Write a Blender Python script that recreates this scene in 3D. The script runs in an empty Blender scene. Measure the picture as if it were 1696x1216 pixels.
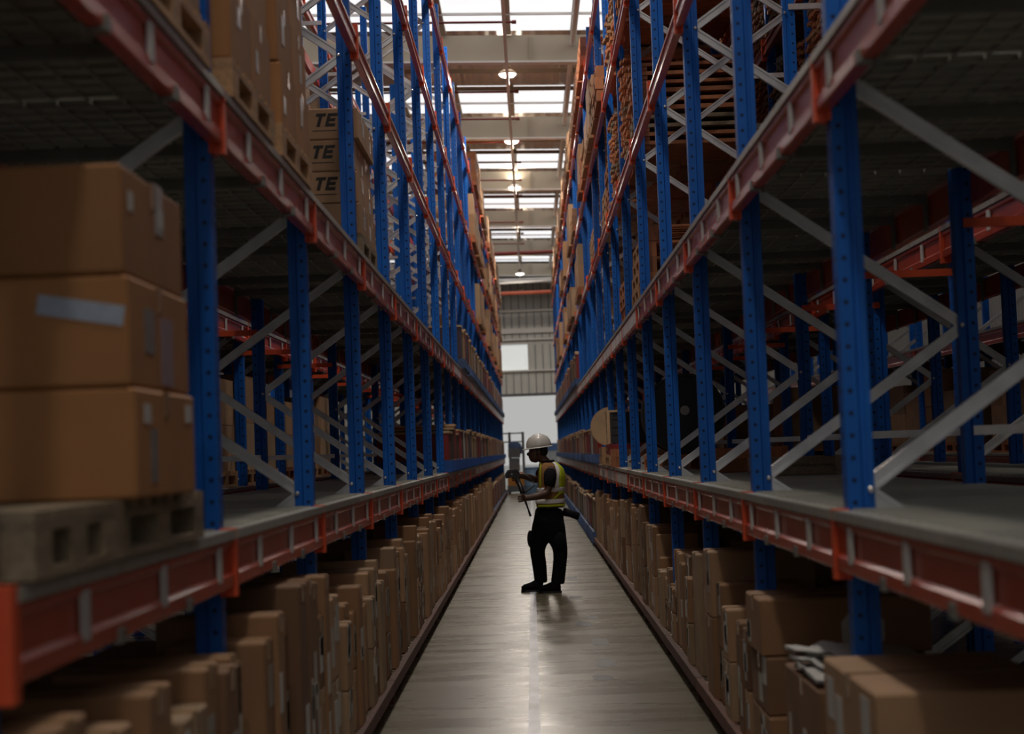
import bpy, bmesh, math, random
from mathutils import Vector, Matrix
random.seed(7)
SC = bpy.context.scene
COL = SC.collection
PI = math.pi

# ------------------------------------------------------------------ camera
FPX = 3100.0
def build_camera():
    cam = bpy.data.cameras.new('camera')
    cam.sensor_fit = 'HORIZONTAL'; cam.sensor_width = 36.0
    cam.lens = 36.0 * FPX / 1696.0
    cam.shift_y = 40.0 / 1696.0 * 1.0
    cam.clip_start = 0.1; cam.clip_end = 400
    o = bpy.data.objects.new('camera', cam); COL.objects.link(o)
    yv = Vector((32.0 / FPX, -179.0 / FPX, -1.0)).normalized()      # aisle direction in camera axes
    roll = 0.036
    a = Vector((-roll, 1.0, 0.0)); a.z = -(a.x * yv.x + a.y * yv.y) / yv.z
    zv = a.normalized(); xv = yv.cross(zv).normalized()
    M = Matrix((xv, yv, zv))            # rows: world axes in camera space -> world = M @ cam
    o.matrix_world = Matrix.Translation((0, 0, 1.6)) @ M.to_4x4()
    cam.dof.use_dof = True; cam.dof.focus_distance = 17.0; cam.dof.aperture_fstop = 2.7
    SC.camera = o
build_camera()
SC.camera.data.shift_y = -40.0 / 1696.0

# ------------------------------------------------------------------ light and exposure
SC.view_settings.view_transform = 'Standard'; SC.view_settings.look = 'None'
SC.view_settings.gamma = 1.0; SC.view_settings.use_curve_mapping = False
SC.view_settings.exposure = 0.12
W = bpy.data.worlds.new('overcast_sky'); SC.world = W; W.use_nodes = True
W.node_tree.nodes['Background'].inputs[0].default_value = (1.0, 1.0, 0.97, 1)
W.node_tree.nodes['Background'].inputs[1].default_value = 0.42
SKY_PANEL = 0.85
LAMP_EMIT = 6.0
def area(name, loc, size, power, rot=(0, 0, 0), col=(1, 1, 1), sizey=None):
    l = bpy.data.lights.new(name, 'AREA'); l.energy = power; l.color = col
    l.shape = 'RECTANGLE'; l.size = size; l.size_y = sizey or size
    o = bpy.data.objects.new(name, l); o.location = loc; o.rotation_euler = rot; COL.objects.link(o)
    return o
WARM = (1.0, 0.90, 0.78)
LAMP_YZ = [(36.66, 9.05), (44.67, 9.05), (52.6, 9.05), (61.6, 9.05), (74.7, 8.70), (80.3, 8.46)]
for (y, z) in LAMP_YZ[:5] + [(36.66 - 8.2 * k, 9.05) for k in range(1, 6)]:      # high-bay lamps along the aisle
    area('high_bay_light', (-0.2, y, z - 0.12), 0.45, 170 if y > 15 else 90, (0, 0, 0), WARM)
    area('high_bay_uplight', (-0.2, y, z + 0.22), 0.3, 9, (PI, 0, 0), WARM)
for sx in (-1, 1):
    for k in range(-1, 6):                                   # lamps over the neighbouring aisles
        area('high_bay_light', (sx * 4.85, 31.0 + 9.5 * k, 8.55), 0.34, 40, (0, 0, 0), WARM)
area('rear_fill_light', (0, -6.5, 3.6), 6.0, 48, (math.radians(90), 0, 0), (0.95, 0.97, 1.0), 4.5)  # unseen area light added behind the camera; back wall has no door

# ------------------------------------------------------------------ materials
MATS = {}
def mat(name, col, rough=0.6, metal=0.0, var=0.12, scale=6.0, bump=0.0, emit=None, emits=0.0, spec=0.5, stretch=(1, 1, 1), coat=0.0):
    if name in MATS: return MATS[name]
    m = bpy.data.materials.new(name); m.use_nodes = True
    nt = m.node_tree; N = nt.nodes; L = nt.links
    b = N['Principled BSDF']
    b.inputs['Roughness'].default_value = rough; b.inputs['Metallic'].default_value = metal
    b.inputs['Specular IOR Level'].default_value = spec
    if coat: b.inputs['Coat Weight'].default_value = coat; b.inputs['Coat Roughness'].default_value = 0.15
    tc = N.new('ShaderNodeTexCoord'); mp = N.new('ShaderNodeMapping'); mp.inputs['Scale'].default_value = stretch
    no = N.new('ShaderNodeTexNoise'); no.inputs['Scale'].default_value = scale; no.inputs['Detail'].default_value = 4
    L.new(tc.outputs['Object'], mp.inputs[0]); L.new(mp.outputs[0], no.inputs['Vector'])
    r = N.new('ShaderNodeValToRGB')
    c = Vector(col[:3])
    r.color_ramp.elements[0].position = 0.3; r.color_ramp.elements[1].position = 0.7
    r.color_ramp.elements[0].color = (*(c * (1 - var)), 1); r.color_ramp.elements[1].color = (*(c * (1 + var)), 1)
    L.new(no.outputs['Fac'], r.inputs[0])
    oi = N.new('ShaderNodeObjectInfo'); hv = N.new('ShaderNodeHueSaturation')
    mr = N.new('ShaderNodeMapRange'); mr.inputs['To Min'].default_value = 1 - var; mr.inputs['To Max'].default_value = 1 + var
    L.new(oi.outputs['Random'], mr.inputs['Value']); L.new(mr.outputs[0], hv.inputs['Value'])
    L.new(r.outputs[0], hv.inputs['Color']); L.new(hv.outputs[0], b.inputs['Base Color'])
    if bump:
        bp = N.new('ShaderNodeBump'); bp.inputs['Strength'].default_value = bump; bp.inputs['Distance'].default_value = 0.01
        L.new(no.outputs['Fac'], bp.inputs['Height']); L.new(bp.outputs[0], b.inputs['Normal'])
    if emit:
        b.inputs['Emission Color'].default_value = (*emit, 1); b.inputs['Emission Strength'].default_value = emits
    m['b'] = b.name
    MATS[name] = m
    return m

def post_material():
    m = mat('blue_post_paint', (0.004, 0.115, 0.50), 0.45, 0.0, 0.10, 5, spec=0.3)
    nt = m.node_tree; N = nt.nodes; L = nt.links; b = N['Principled BSDF']
    src = b.inputs['Base Color'].links[0].from_socket
    tc = N.new('ShaderNodeTexCoord'); sp = N.new('ShaderNodeSeparateXYZ'); L.new(tc.outputs['Object'], sp.inputs[0])
    def M(op, a, c=None):
        n = N.new('ShaderNodeMath'); n.operation = op
        for i, v in enumerate((a, c)):
            if v is None: continue
            if isinstance(v, (int, float)): n.inputs[i].default_value = v
            else: L.new(v, n.inputs[i])
        return n.outputs[0]
    zf = M('MULTIPLY', M('SUBTRACT', M('FRACT', M('DIVIDE', sp.outputs[2], 0.075)), 0.5), 0.075)
    z2 = M('MULTIPLY', zf, zf)
    ax = M('ABSOLUTE', sp.outputs[0]); ay = M('ABSOLUTE', sp.outputs[1])
    dx = M('SUBTRACT', ax, 0.024); ds = M('ADD', M('MULTIPLY', dx, dx), z2)
    dy = M('SUBTRACT', ay, 0.022); df = M('ADD', M('MULTIPLY', dy, dy), z2)
    ms = M('MULTIPLY', M('LESS_THAN', ds, 0.0085 ** 2), M('GREATER_THAN', ay, 0.040))
    mf = M('MULTIPLY', M('LESS_THAN', df, 0.0095 ** 2), M('LESS_THAN', ax, 0.004))
    mk = M('MAXIMUM', ms, mf)
    mx = N.new('ShaderNodeMix'); mx.data_type = 'RGBA'
    L.new(mk, mx.inputs['Factor']); L.new(src, mx.inputs[6]); mx.inputs[7].default_value = (0.003, 0.01, 0.05, 1)
    L.new(mx.outputs[2], b.inputs['Base Color'])
    return m

def floor_material():
    m = mat('concrete_floor', (0.135, 0.118, 0.076), 0.30, 0, 0.10, 0.8, 0.0, stretch=(1, 1, 1))
    nt = m.node_tree; N = nt.nodes; L = nt.links; b = N['Principled BSDF']
    tc = N.new('ShaderNodeTexCoord')
    mp = N.new('ShaderNodeMapping'); mp.inputs['Scale'].default_value = (0.5, 2.0, 1)
    n1 = N.new('ShaderNodeTexNoise'); n1.inputs['Scale'].default_value = 1.6; n1.inputs['Detail'].default_value = 6
    L.new(tc.outputs['Object'], mp.inputs[0]); L.new(mp.outputs[0], n1.inputs['Vector'])
    rr = N.new('ShaderNodeMapRange'); rr.inputs['From Min'].default_value = 0.3; rr.inputs['From Max'].default_value = 0.7
    rr.inputs['To Min'].default_value = 0.24; rr.inputs['To Max'].default_value = 0.32
    L.new(n1.outputs['Fac'], rr.inputs['Value']); L.new(rr.outputs[0], b.inputs['Roughness'])
    bp = N.new('ShaderNodeBump'); bp.inputs['Strength'].default_value = 0.015; bp.inputs['Distance'].default_value = 0.01
    L.new(n1.outputs['Fac'], bp.inputs['Height']); L.new(bp.outputs[0], b.inputs['Normal'])
    return m

def ribbed(name, col, period, axis, rough=0.45, metal=0.0, depth=0.02, **k):
    m = mat(name, col, rough, metal, 0.05, 2, **k)
    nt = m.node_tree; N = nt.nodes; L = nt.links; b = N['Principled BSDF']
    tc = N.new('ShaderNodeTexCoord'); wv = N.new('ShaderNodeTexWave'); wv.bands_direction = axis
    wv.inputs['Scale'].default_value = 0.314 / period * 1.0
    L.new(tc.outputs['Object'], wv.inputs['Vector'])
    bp = N.new('ShaderNodeBump'); bp.inputs['Strength'].default_value = 0.8; bp.inputs['Distance'].default_value = depth
    L.new(wv.outputs['Fac'], bp.inputs['Height']); L.new(bp.outputs[0], b.inputs['Normal'])
    return m

BLUE = post_material()
RED = mat('red_orange_beam_paint', (0.50, 0.060, 0.022), 0.27, 0, 0.08, 3)
REDC = mat('bright_red_connector_paint', (0.72, 0.085, 0.02), 0.45, 0, 0.08, 5)
RAIL = mat('worn_red_brown_rail_paint', (0.085, 0.026, 0.016), 0.75, 0, 0.3, 8)
GALV = mat('galvanised_steel', (0.60, 0.60, 0.61), 0.36, 0.75, 0.12, 10)
DECK = mat('grey_deck_steel', (0.36, 0.36, 0.32), 0.38, 0.1, 0.22, 3, stretch=(1, 6, 1))
CLIP = mat('dull_grey_clip', (0.20, 0.20, 0.18), 0.6, 0.2)
PAPER = mat('white_paper', (0.55, 0.54, 0.52), 0.7, 0, 0.05, 30)
PAPERB = mat('pale_blue_paper', (0.40, 0.47, 0.60), 0.7, 0, 0.08, 30)
STRIP = mat('pale_grey_strip', (0.78, 0.75, 0.73), 0.3, 0, 0.18, 14, stretch=(1, 3, 1))
GPAPER = mat('grey_film_pocket', (0.33, 0.31, 0.28), 0.3, 0, 0.25, 30)
PAPERP = mat('pale_mauve_paper', (0.33, 0.23, 0.27), 0.7, 0, 0.08, 30)
CARD = [mat('brown_cardboard', (0.29, 0.155, 0.075), 0.75, 0, 0.14, 3, 0.1),
        mat('light_brown_cardboard', (0.39, 0.235, 0.13), 0.75, 0, 0.12, 3, 0.1),
        mat('dark_brown_cardboard', (0.19, 0.10, 0.052), 0.75, 0, 0.14, 3, 0.1),
        mat('grey_brown_cardboard', (0.33, 0.22, 0.13), 0.7, 0, 0.14, 3, 0.1),
        mat('warm_brown_cardboard', (0.34, 0.155, 0.055), 0.7, 0, 0.14, 3, 0.1)]
CARDW = ['brown', 'light brown', 'dark brown', 'grey-brown', 'warm brown']
TAPE = mat('buff_packing_tape', (0.36, 0.22, 0.11), 0.25, 0, 0.08, 12)
INK = mat('black_ink', (0.015, 0.012, 0.012), 0.6)
WRAP = mat('cling_film_sheen', (0.45, 0.40, 0.36), 0.15, 0, 0.1, 14, 0.3)
WOOD = mat('pale_pallet_wood', (0.42, 0.24, 0.12), 0.7, 0, 0.22, 9, 0.2, stretch=(6, 1, 6))
WOODD = mat('weathered_pallet_wood', (0.26, 0.20, 0.13), 0.75, 0, 0.25, 9, 0.2, stretch=(6, 1, 6))
WOODO = mat('orange_brown_pallet_wood', (0.40, 0.15, 0.06), 0.7, 0, 0.25, 9, 0.2)
PLY = mat('plywood', (0.55, 0.38, 0.22), 0.6, 0, 0.12, 5)
TRAY = mat('blue_tray_paint', (0.010, 0.07, 0.30), 0.45)
BLACK = mat('black_plastic', (0.012, 0.012, 0.013), 0.4)
CRATEC = [mat('maroon_sheet', (0.22, 0.018, 0.016), 0.5), mat('dark_brown_sheet', (0.07, 0.035, 0.02), 0.6),
          mat('purple_grey_sheet', (0.07, 0.05, 0.075), 0.55), mat('bright_red_sheet', (0.38, 0.02, 0.012), 0.45),
          mat('olive_brown_sheet', (0.13, 0.09, 0.04), 0.6), mat('charcoal_sheet', (0.03, 0.03, 0.035), 0.5),
          mat('tan_sheet', (0.36, 0.23, 0.12), 0.6), mat('pale_grey_sheet', (0.40, 0.38, 0.35), 0.6)]
CRATEW = ['maroon', 'dark brown', 'purple-grey', 'bright red', 'olive brown', 'charcoal', 'tan', 'pale grey']

# ------------------------------------------------------------------ mesh helpers
class MB:
    def __init__(s): s.v = []; s.f = []; s.sm = False
    def box(s, x0, x1, y0, y1, z0, z1):
        b = len(s.v)
        if x0 > x1: x0, x1 = x1, x0
        s.v += [(x, y, z) for z in (z0, z1) for y in (y0, y1) for x in (x0, x1)]
        for q in ((0, 2, 3, 1), (4, 5, 7, 6), (0, 1, 5, 4), (1, 3, 7, 5), (3, 2, 6, 7), (2, 0, 4, 6)):
            s.f.append(tuple(b + i for i in q))
        return s
    def prism(s, pts, axis, a0, a1):
        """closed polygon pts extruded along axis ('x','y','z')"""
        b = len(s.v); n = len(pts)
        for a in (a0, a1):
            for (p, q) in pts:
                s.v.append({'x': (a, p, q), 'y': (p, a, q), 'z': (p, q, a)}[axis])
        for i in range(n):
            j = (i + 1) % n
            s.f.append((b + i, b + j, b + n + j, b + n + i))
        s.f.append(tuple(b + i for i in range(n))[::-1]); s.f.append(tuple(b + n + i for i in range(n)))
        return s
    def bar(s, p, q, w, h, up=(0, 0, 1)):
        p = Vector(p); q = Vector(q); d = (q - p).normalized(); u = Vector(up)
        if abs(d.dot(u)) > 0.98: u = Vector((0, 1, 0))
        a = d.cross(u).normalized(); c = a.cross(d).normalized(); b = len(s.v)
        for e in (p, q):
            for (i, j) in ((-1, -1), (1, -1), (1, 1), (-1, 1)):
                s.v.append(tuple(e + a * (i * w / 2) + c * (j * h / 2)))
        for k in range(4):
            s.f.append((b + k, b + (k + 1) % 4, b + 4 + (k + 1) % 4, b + 4 + k))
        s.f.append((b + 3, b + 2, b + 1, b)); s.f.append((b + 4, b + 5, b + 6, b + 7))
        return s
    def channel(s, p, q, w, h, t=0.004):
        """U section strut: web plus two flanges and a raised groove"""
        s.bar(p, q, w * 0.35, h); p = Vector(p); q = Vector(q)
        d = (q - p).normalized(); a = Vector((0, 1, 0)); c = a.cross(d).normalized()
        for k in (-1, 1):
            off = c * (k * (h / 2 - h * 0.12)) + a * (-w * 0.0)
            s.bar(p + off, q + off, w, h * 0.24)
        return s
    def tube(s, pts, r, n=8, cap=True):
        pts = [Vector(p) for p in pts]; rr = r if isinstance(r, (list, tuple)) else [r] * len(pts)
        b = len(s.v); ref = Vector((0, 0, 1))
        for i, p in enumerate(pts):
            d = (pts[min(i + 1, len(pts) - 1)] - pts[max(i - 1, 0)]).normalized()
            if abs(d.dot(ref)) > 0.95: ref = Vector((0, 1, 0)) if abs(d.y) < 0.9 else Vector((1, 0, 0))
            a = d.cross(ref).normalized(); c = a.cross(d).normalized()
            for k in range(n):
                t = 2 * PI * k / n
                s.v.append(tuple(p + a * (math.cos(t) * rr[i]) + c * (math.sin(t) * rr[i])))
        for i in range(len(pts) - 1):
            for k in range(n):
                s.f.append((b + i * n + k, b + i * n + (k + 1) % n, b + (i + 1) * n + (k + 1) % n, b + (i + 1) * n + k))
        if cap:
            s.f.append(tuple(b + k for k in range(n))[::-1]); e = b + (len(pts) - 1) * n
            s.f.append(tuple(e + k for k in range(n)))
        return s
    def lathe(s, prof, n=24, c=(0, 0, 0), axis='z'):
        b = len(s.v)
        for (r, h) in prof:
            for k in range(n):
                t = 2 * PI * k / n; u, v = r * math.cos(t), r * math.sin(t)
                p = {'z': (u, v, h), 'y': (u, h, v), 'x': (h, u, v)}[axis]
                s.v.append((p[0] + c[0], p[1] + c[1], p[2] + c[2]))
        for i in range(len(prof) - 1):
            for k in range(n):
                s.f.append((b + i * n + k, b + i * n + (k + 1) % n, b + (i + 1) * n + (k + 1) % n, b + (i + 1) * n + k))
        s.f.append(tuple(b + k for k in range(n))[::-1]); e = b + (len(prof) - 1) * n
        s.f.append(tuple(e + k for k in range(n)))
        return s
    def loft(s, rings, closed=True):
        b = len(s.v); n = len(rings[0])
        for r in rings: s.v += [tuple(p) for p in r]
        for i in range(len(rings) - 1):
            for k in range(n if closed else n - 1):
                s.f.append((b + i * n + k, b + i * n + (k + 1) % n, b + (i + 1) * n + (k + 1) % n, b + (i + 1) * n + k))
        if closed:
            s.f.append(tuple(b + k for k in range(n))[::-1]); e = b + (len(rings) - 1) * n
            s.f.append(tuple(e + k for k in range(n)))
        return s
    def mesh(s, name, m, smooth=False, fix=True):
        me = bpy.data.meshes.new(name); me.from_pydata(s.v, [], s.f)
        if fix:
            bm = bmesh.new(); bm.from_mesh(me); bmesh.ops.recalc_face_normals(bm, faces=bm.faces); bm.to_mesh(me); bm.free()
        if smooth:
            me.polygons.foreach_set('use_smooth', [True] * len(me.polygons))
        if m: me.materials.append(m)
        me.update(); return me

def obj(name, me, loc=(0, 0, 0), parent=None, rz=0.0):
    o = bpy.data.objects.new(name, me); o.location = loc
    if rz: o.rotation_euler = (0, 0, rz)
    if parent: o.parent = parent
    COL.objects.link(o); return o
def tag(o, label, cat, group=None, kind=None):
    o['label'] = label; o['category'] = cat
    if group: o['group'] = group
    if kind: o['kind'] = kind
    return o
def thing(name, label, cat, loc=(0, 0, 0), rz=0.0, group=None):
    return tag(obj(name, None, loc, None, rz), label, cat, group)
def struct(name, me, loc=(0, 0, 0), parent=None):
    o = obj(name, me, loc, parent)
    if not parent: o['kind'] = 'structure'
    return o
def smooth_mod(o, lv=1):
    m = o.modifiers.new('sub', 'SUBSURF'); m.levels = lv; m.render_levels = lv
ORD = ['first', 'second', 'third', 'fourth', 'fifth', 'sixth', 'seventh', 'eighth', 'ninth', 'tenth', 'eleventh', 'twelfth', 'thirteenth',
       'fourteenth', 'fifteenth', 'sixteenth', 'seventeenth', 'eighteenth', 'nineteenth', 'twentieth', 'twenty-first', 'twenty-second',
       'twenty-third', 'twenty-fourth', 'twenty-fifth', 'twenty-sixth', 'twenty-seventh']

# ------------------------------------------------------------------ the building
HW, Y_BACK, Y_END = 12.0, -8.0, 82.0
SLOPE = 0.03
def roof_z(x): return 9.6 - SLOPE * x
CLAD = ribbed('grey_wall_cladding', (0.62, 0.61, 0.57), 0.33, 'X')
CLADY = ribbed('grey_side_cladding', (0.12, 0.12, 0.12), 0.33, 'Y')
ROOF = ribbed('galvalume_roof_sheet', (0.62, 0.54, 0.45), 0.25, 'X', 0.35, 0.35, 0.03)
STEEL = mat('beige_rafter_paint', (0.40, 0.34, 0.25), 0.5, 0, 0.05, 1)
WHITE = mat('white_painted_steel', (0.75, 0.72, 0.68), 0.4, 0, 0.04, 3)
SKYP = mat('translucent_skylight_sheet', (0.8, 0.8, 0.8), 0.35, 0, 0.03, 3, emit=(0.95, 0.97, 1.0), emits=SKY_PANEL)
def building():
    struct('floor', MB().box(-HW, HW, Y_BACK, Y_END + 0.4, -0.2, 0).mesh('floor', floor_material()))
    g = mat('pale_yard_concrete', (0.5, 0.5, 0.48), 0.8, 0, 0.06, 0.5)
    struct('ground', MB().box(-60, 60, Y_END + 0.4, 220, -0.25, -0.02).mesh('ground', g))
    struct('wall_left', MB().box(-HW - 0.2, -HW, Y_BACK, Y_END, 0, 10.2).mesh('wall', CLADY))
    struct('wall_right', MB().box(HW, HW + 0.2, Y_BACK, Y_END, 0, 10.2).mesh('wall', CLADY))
    struct('wall_back', MB().box(-HW, HW, Y_BACK - 0.2, Y_BACK, 0, 10.2).mesh('wall', CLAD))
    # end wall round the door opening and the translucent window
    b = MB(); yw0, yw1 = Y_END, Y_END + 0.15
    b.box(-HW, -2.6, yw0, yw1, 0, 4.05).box(2.6, HW, yw0, yw1, 0, 4.05)
    b.box(-HW, HW, yw0, yw1, 4.05, 5.10).box(-HW, -1.25, yw0, yw1, 5.10, 6.28).box(0.0, HW, yw0, yw1, 5.10, 6.28).box(-HW, HW, yw0, yw1, 6.28, 10.2)
    w = struct('wall_end', b.mesh('wall', CLAD))
    rib = MB().box(-0.02, 0.02, -0.03, 0, 0, 1).mesh('cladding_rib', mat('grey_rib', (0.27, 0.27, 0.26), 0.5))
    for k in range(-11, 12):                                  # upstanding ribs of the cladding sheets
        x = k * 0.33
        for (z0, z1) in ((4.07, 5.05), (5.15, 6.25), (6.4, 9.7)):
            if z0 == 5.15 and -1.3 < x < 0.05: continue
            r = obj('cladding_rib', rib, (x, Y_END, z0), w); r.scale.z = z1 - z0
    for (z, h) in ((7.7, 0.10), (6.76, 0.22), (6.45, 0.08), (5.08, 0.07), (8.5, 0.1)):
        obj('girt', MB().box(-HW, HW, -0.14, -0.03, 0, h).mesh('girt', WHITE), (0, Y_END, z), w)
    obj('door_lintel', MB().box(-2.7, 2.7, -0.12, 0, 0, 0.12).mesh('lintel', mat('dark_grey_trim', (0.12, 0.12, 0.12), 0.5)), (0, Y_END, 4.0), w)
    for x in (-2.65, 2.6):
        obj('door_jamb', MB().box(0, 0.08, -0.1, 0, 0, 4.05).mesh('jamb', STEEL), (x, Y_END, 0), w)
    win = struct('window_1', MB().box(-1.25, 0, -0.01, 0.03, 5.10, 6.28).mesh('pane', mat('lit_translucent_pane', (0.7, 0.7, 0.7), 0.4, emit=(0.95, 1, 0.97), emits=0.42)), (0, Y_END + 0.05, 0))
    obj('window_frame', MB().box(-1.29, -1.25, -0.05, 0.05, 5.08, 6.3).box(0, 0.04, -0.05, 0.05, 5.08, 6.3).box(-1.29, 0.04, -0.05, 0.05, 6.28, 6.33).mesh('frame', WHITE), (0, -0.05, 0), win)
    # roof: solid sheets with strips of translucent panels between the rafters
    roof = struct('ceiling', None); roof['kind'] = 'structure'
    RY = [35.3 + 8.7 * k for k in range(-5, 6)]
    XR = [-0.16 + 1.235 * k for k in range(-5, 6)]
    def sheet(x0, x1, y0, y1, name, m, dz=0.0, t=0.04):
        b = MB(); v = [(x, y, roof_z(x) + dz + h) for h in (0, t) for y in (y0, y1) for x in (x0, x1)]
        b.v = v
        for q in ((0, 2, 3, 1), (4, 5, 7, 6), (0, 1, 5, 4), (1, 3, 7, 5), (3, 2, 6, 7), (2, 0, 4, 6)): b.f.append(q)
        return obj(name, b.mesh(name, m), (0, 0, 0), roof)
    ys = Y_BACK; rnd = random.Random(3)
    strips = [(y + 5.3, y + 8.64) for y in RY if y + 8.64 < Y_END]
    for (s0, s1) in [(-6.0, -3.0)] * 0 + strips:
        sheet(-HW, HW, ys, s0, 'roof_sheet', ROOF)
        sheet(-HW, XR[0] + 0.06, s0, s1, 'roof_sheet', ROOF); sheet(XR[-1] + 0.05, HW, s0, s1, 'roof_sheet', ROOF)
        for i in range(len(XR) - 1):
            sheet(XR[i] + 0.06, XR[i + 1] - 0.05, s0, s1, 'skylight_panel', SKYP)
            sheet(XR[i] - 0.05, XR[i] + 0.06, s0, s1, 'roof_rib', STEEL, -0.08, 0.12)
        ys = s1
    sheet(-HW, HW, ys, Y_END + 0.2, 'roof_sheet', ROOF)
    # purlins (thin) across the skylights
    for y in RY:
        for d in (1.6, 3.3, 5.2, 6.9):
            if y + d < Y_END:
                bb = MB().bar((-HW, 0, roof_z(-HW) - 0.09), (HW, 0, roof_z(HW) - 0.09), 0.04, 0.045 if d > 5.5 else 0.09)
                obj('purlin', bb.mesh('purlin', STEEL if d != 6.9 else WHITE), (0, y + d, 0), roof)
    # rafters: deep beige web with stiffeners and white bottom flange
    for y in RY + [79.5]:
        r = obj('rafter', MB().bar((-HW, 0, roof_z(-HW) - 0.34), (HW, 0, roof_z(HW) - 0.34), 0.03, 0.52).mesh('rafter', STEEL), (0, y, 0), roof)
        obj('rafter_flange', MB().bar((-HW, 0, roof_z(-HW) - 0.61), (HW, 0, roof_z(HW) - 0.61), 0.26, 0.035).mesh('flange', WHITE), (0, 0, 0), r)
        for x in (-6, -2.6, 0.26, 3.1, 6.5):
            obj('web_stiffener', MB().box(x - 0.012, x + 0.012, -0.1, -0.015, roof_z(x) - 0.59, roof_z(x) - 0.1).mesh('stiffener', STEEL), (0, 0, 0), r)
    # long white tie tube running down the building above the right rack edge
    t = struct('trim_1', MB().tube([(1.07, 5, 9.32), (1.07, Y_END - 0.1, 9.32)], 0.055, 10).mesh('tie_tube', WHITE))
    # cross bracing close to the end wall and the red pipes
    b = struct('trim_2', MB().tube([(-5, 76, 8.35), (5, 76, 8.62)], 0.05, 8).tube([(-5, 76.2, 8.75), (5, 76.2, 8.30)], 0.05, 8).tube([(-6, 76.4, 8.62), (6, 76.4, 8.62)], 0.05, 8).mesh('roof_bracing', WHITE))
building()

RPIPE = mat('dark_red_pipe_paint', (0.22, 0.03, 0.02), 0.4)
def pipes():
    t = thing('sprinkler_pipe', 'thin dark red sprinkler branch pipes with capped ends running across under the roof', 'pipe', (0, 38, 9.5))
    for k in range(-1, 12):
        y = 35.7 + 3.2 * k; x1 = -0.05; z = roof_z(0) - 0.62 + 0.15
        o = obj('branch_pipe', MB().tube([(-9, 0, z + 0.25 - 9.5), (x1, 0, z - 9.5)], 0.022, 8).mesh('branch_pipe', RPIPE), (0, y - 38, 0), t)
        obj('end_cap', MB().tube([(x1 - 0.02, 0, z - 9.5), (x1 + 0.06, 0, z - 9.5)], 0.034, 10).mesh('end_cap', RPIPE), (0, 0, 0), o)
    P1 = tag(obj('fire_pipe', MB().tube([(-9, 69.6, 8.99), (9, 69.6, 9.0)], 0.075, 12).mesh('fire_pipe', RPIPE)), 'thick dark red pipe crossing the aisle high up, nearest the camera of two', 'pipe')
    P2 = tag(obj('fire_pipe', MB().tube([(-9, 77.2, 8.10), (9, 77.2, 8.18)], 0.08, 12).mesh('fire_pipe', mat('orange_red_pipe', (0.35, 0.07, 0.03), 0.4))), 'orange-red pipe crossing in front of the cladding of the end wall', 'pipe')
    for (p, y, z) in ((P1, 69.6, 9.0), (P2, 77.2, 8.15)):
        for x in (-6, -2.0, 2.0, 6): obj('hanger_rod', MB().tube([(x, y, z), (x, y, roof_z(x) + 0.01)], 0.01, 6).mesh('rod', WHITE), (0, 0, 0), p)
pipes()

def lamps():
    tag(obj('lighting_conduit', MB().box(-0.03, 0.03, 8, 80, 8.86, 8.91).mesh('conduit', WHITE), (-0.2, 0, 0)),
        'long white lighting trunking running down the middle of the ceiling', 'conduit')
    shade = MB().lathe([(0.03, 0.10), (0.10, 0.09), (0.19, 0.02), (0.195, 0.0), (0.18, 0.0), (0.17, 0.01)], 28).mesh('lamp_shade', WHITE, True)
    glow = mat('glowing_lamp_lens', (0.9, 0.9, 0.9), 0.3, emit=(1, 0.92, 0.82), emits=LAMP_EMIT)
    lens = MB().lathe([(0.165, 0.012), (0.16, -0.02), (0.12, -0.05), (0.05, -0.065)], 28).mesh('lamp_lens', glow, True)
    hous = MB().lathe([(0.07, 0.09), (0.075, 0.16), (0.04, 0.2)], 16).mesh('lamp_housing', STEEL, True)
    names = ['nearest round high-bay lamp hanging from the ceiling trunking', 'second round high-bay lamp down the ceiling trunking',
             'third round high-bay lamp down the ceiling trunking', 'fourth round high-bay lamp, above the middle of the far aisle',
             'fifth round high-bay lamp, seen just below the dark red pipe', 'last round high-bay lamp, in front of the orange-red pipe']
    for k in range(6):
        dz = roof_z(-0.2) - LAMP_YZ[k][1] - 0.2
        t = thing('ceiling_lamp', names[k], 'lamp', (-0.2,) + LAMP_YZ[k], group='high-bay lamps over the aisle')
        obj('lamp_shade', shade, (0, 0, 0), t); obj('lamp_lens', lens, (0, 0, 0), t); obj('lamp_housing', hous, (0, 0, 0), t)
        obj('suspension_rod', MB().tube([(0, 0, 0.18), (0, 0, 0.22 + dz)], 0.01, 6).mesh('rod', WHITE), (0, 0, 0), t)
lamps()

# ------------------------------------------------------------------ racks
LEV = [1.165, 2.715, 4.235, 5.705, 7.265]          # beam undersides
BH = 0.13
BHL = [0.168, 0.168, 0.13, 0.13, 0.13]
PH = 7.95
_c = {}
def cached(key, fn):
    if key not in _c: _c[key] = fn()
    return _c[key]
def post_mesh(s):
    w = 0.045
    pts = [(0, -w), (0.048 * s, -w), (0.055 * s, -w + 0.012), (0.070 * s, -w + 0.012), (0.070 * s, -w + 0.004), (0.092 * s, -w + 0.004),
           (0.092 * s, w - 0.004), (0.070 * s, w - 0.004), (0.070 * s, w - 0.012), (0.055 * s, w - 0.012), (0.048 * s, w), (0, w)]
    return MB().prism(pts, 'z', 0.0, PH).box(-0.02 * s, 0.12 * s, -0.06, 0.06, 0, 0.012).mesh('post', BLUE)
def beam_mesh(s, L, BH):
    p = [(0.006, 0), (0, 0.006), (0, BH * 0.27), (0.013, BH * 0.34), (0.013, BH - 0.034), (0, BH - 0.024), (0, BH - 0.006), (0.006, BH), (0.045, BH), (0.05, 0.125), (0.05, 0.006), (0.045, 0)]
    return MB().prism([(x * s, z) for x, z in p], 'y', 0, L).mesh('beam', RED)
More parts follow.
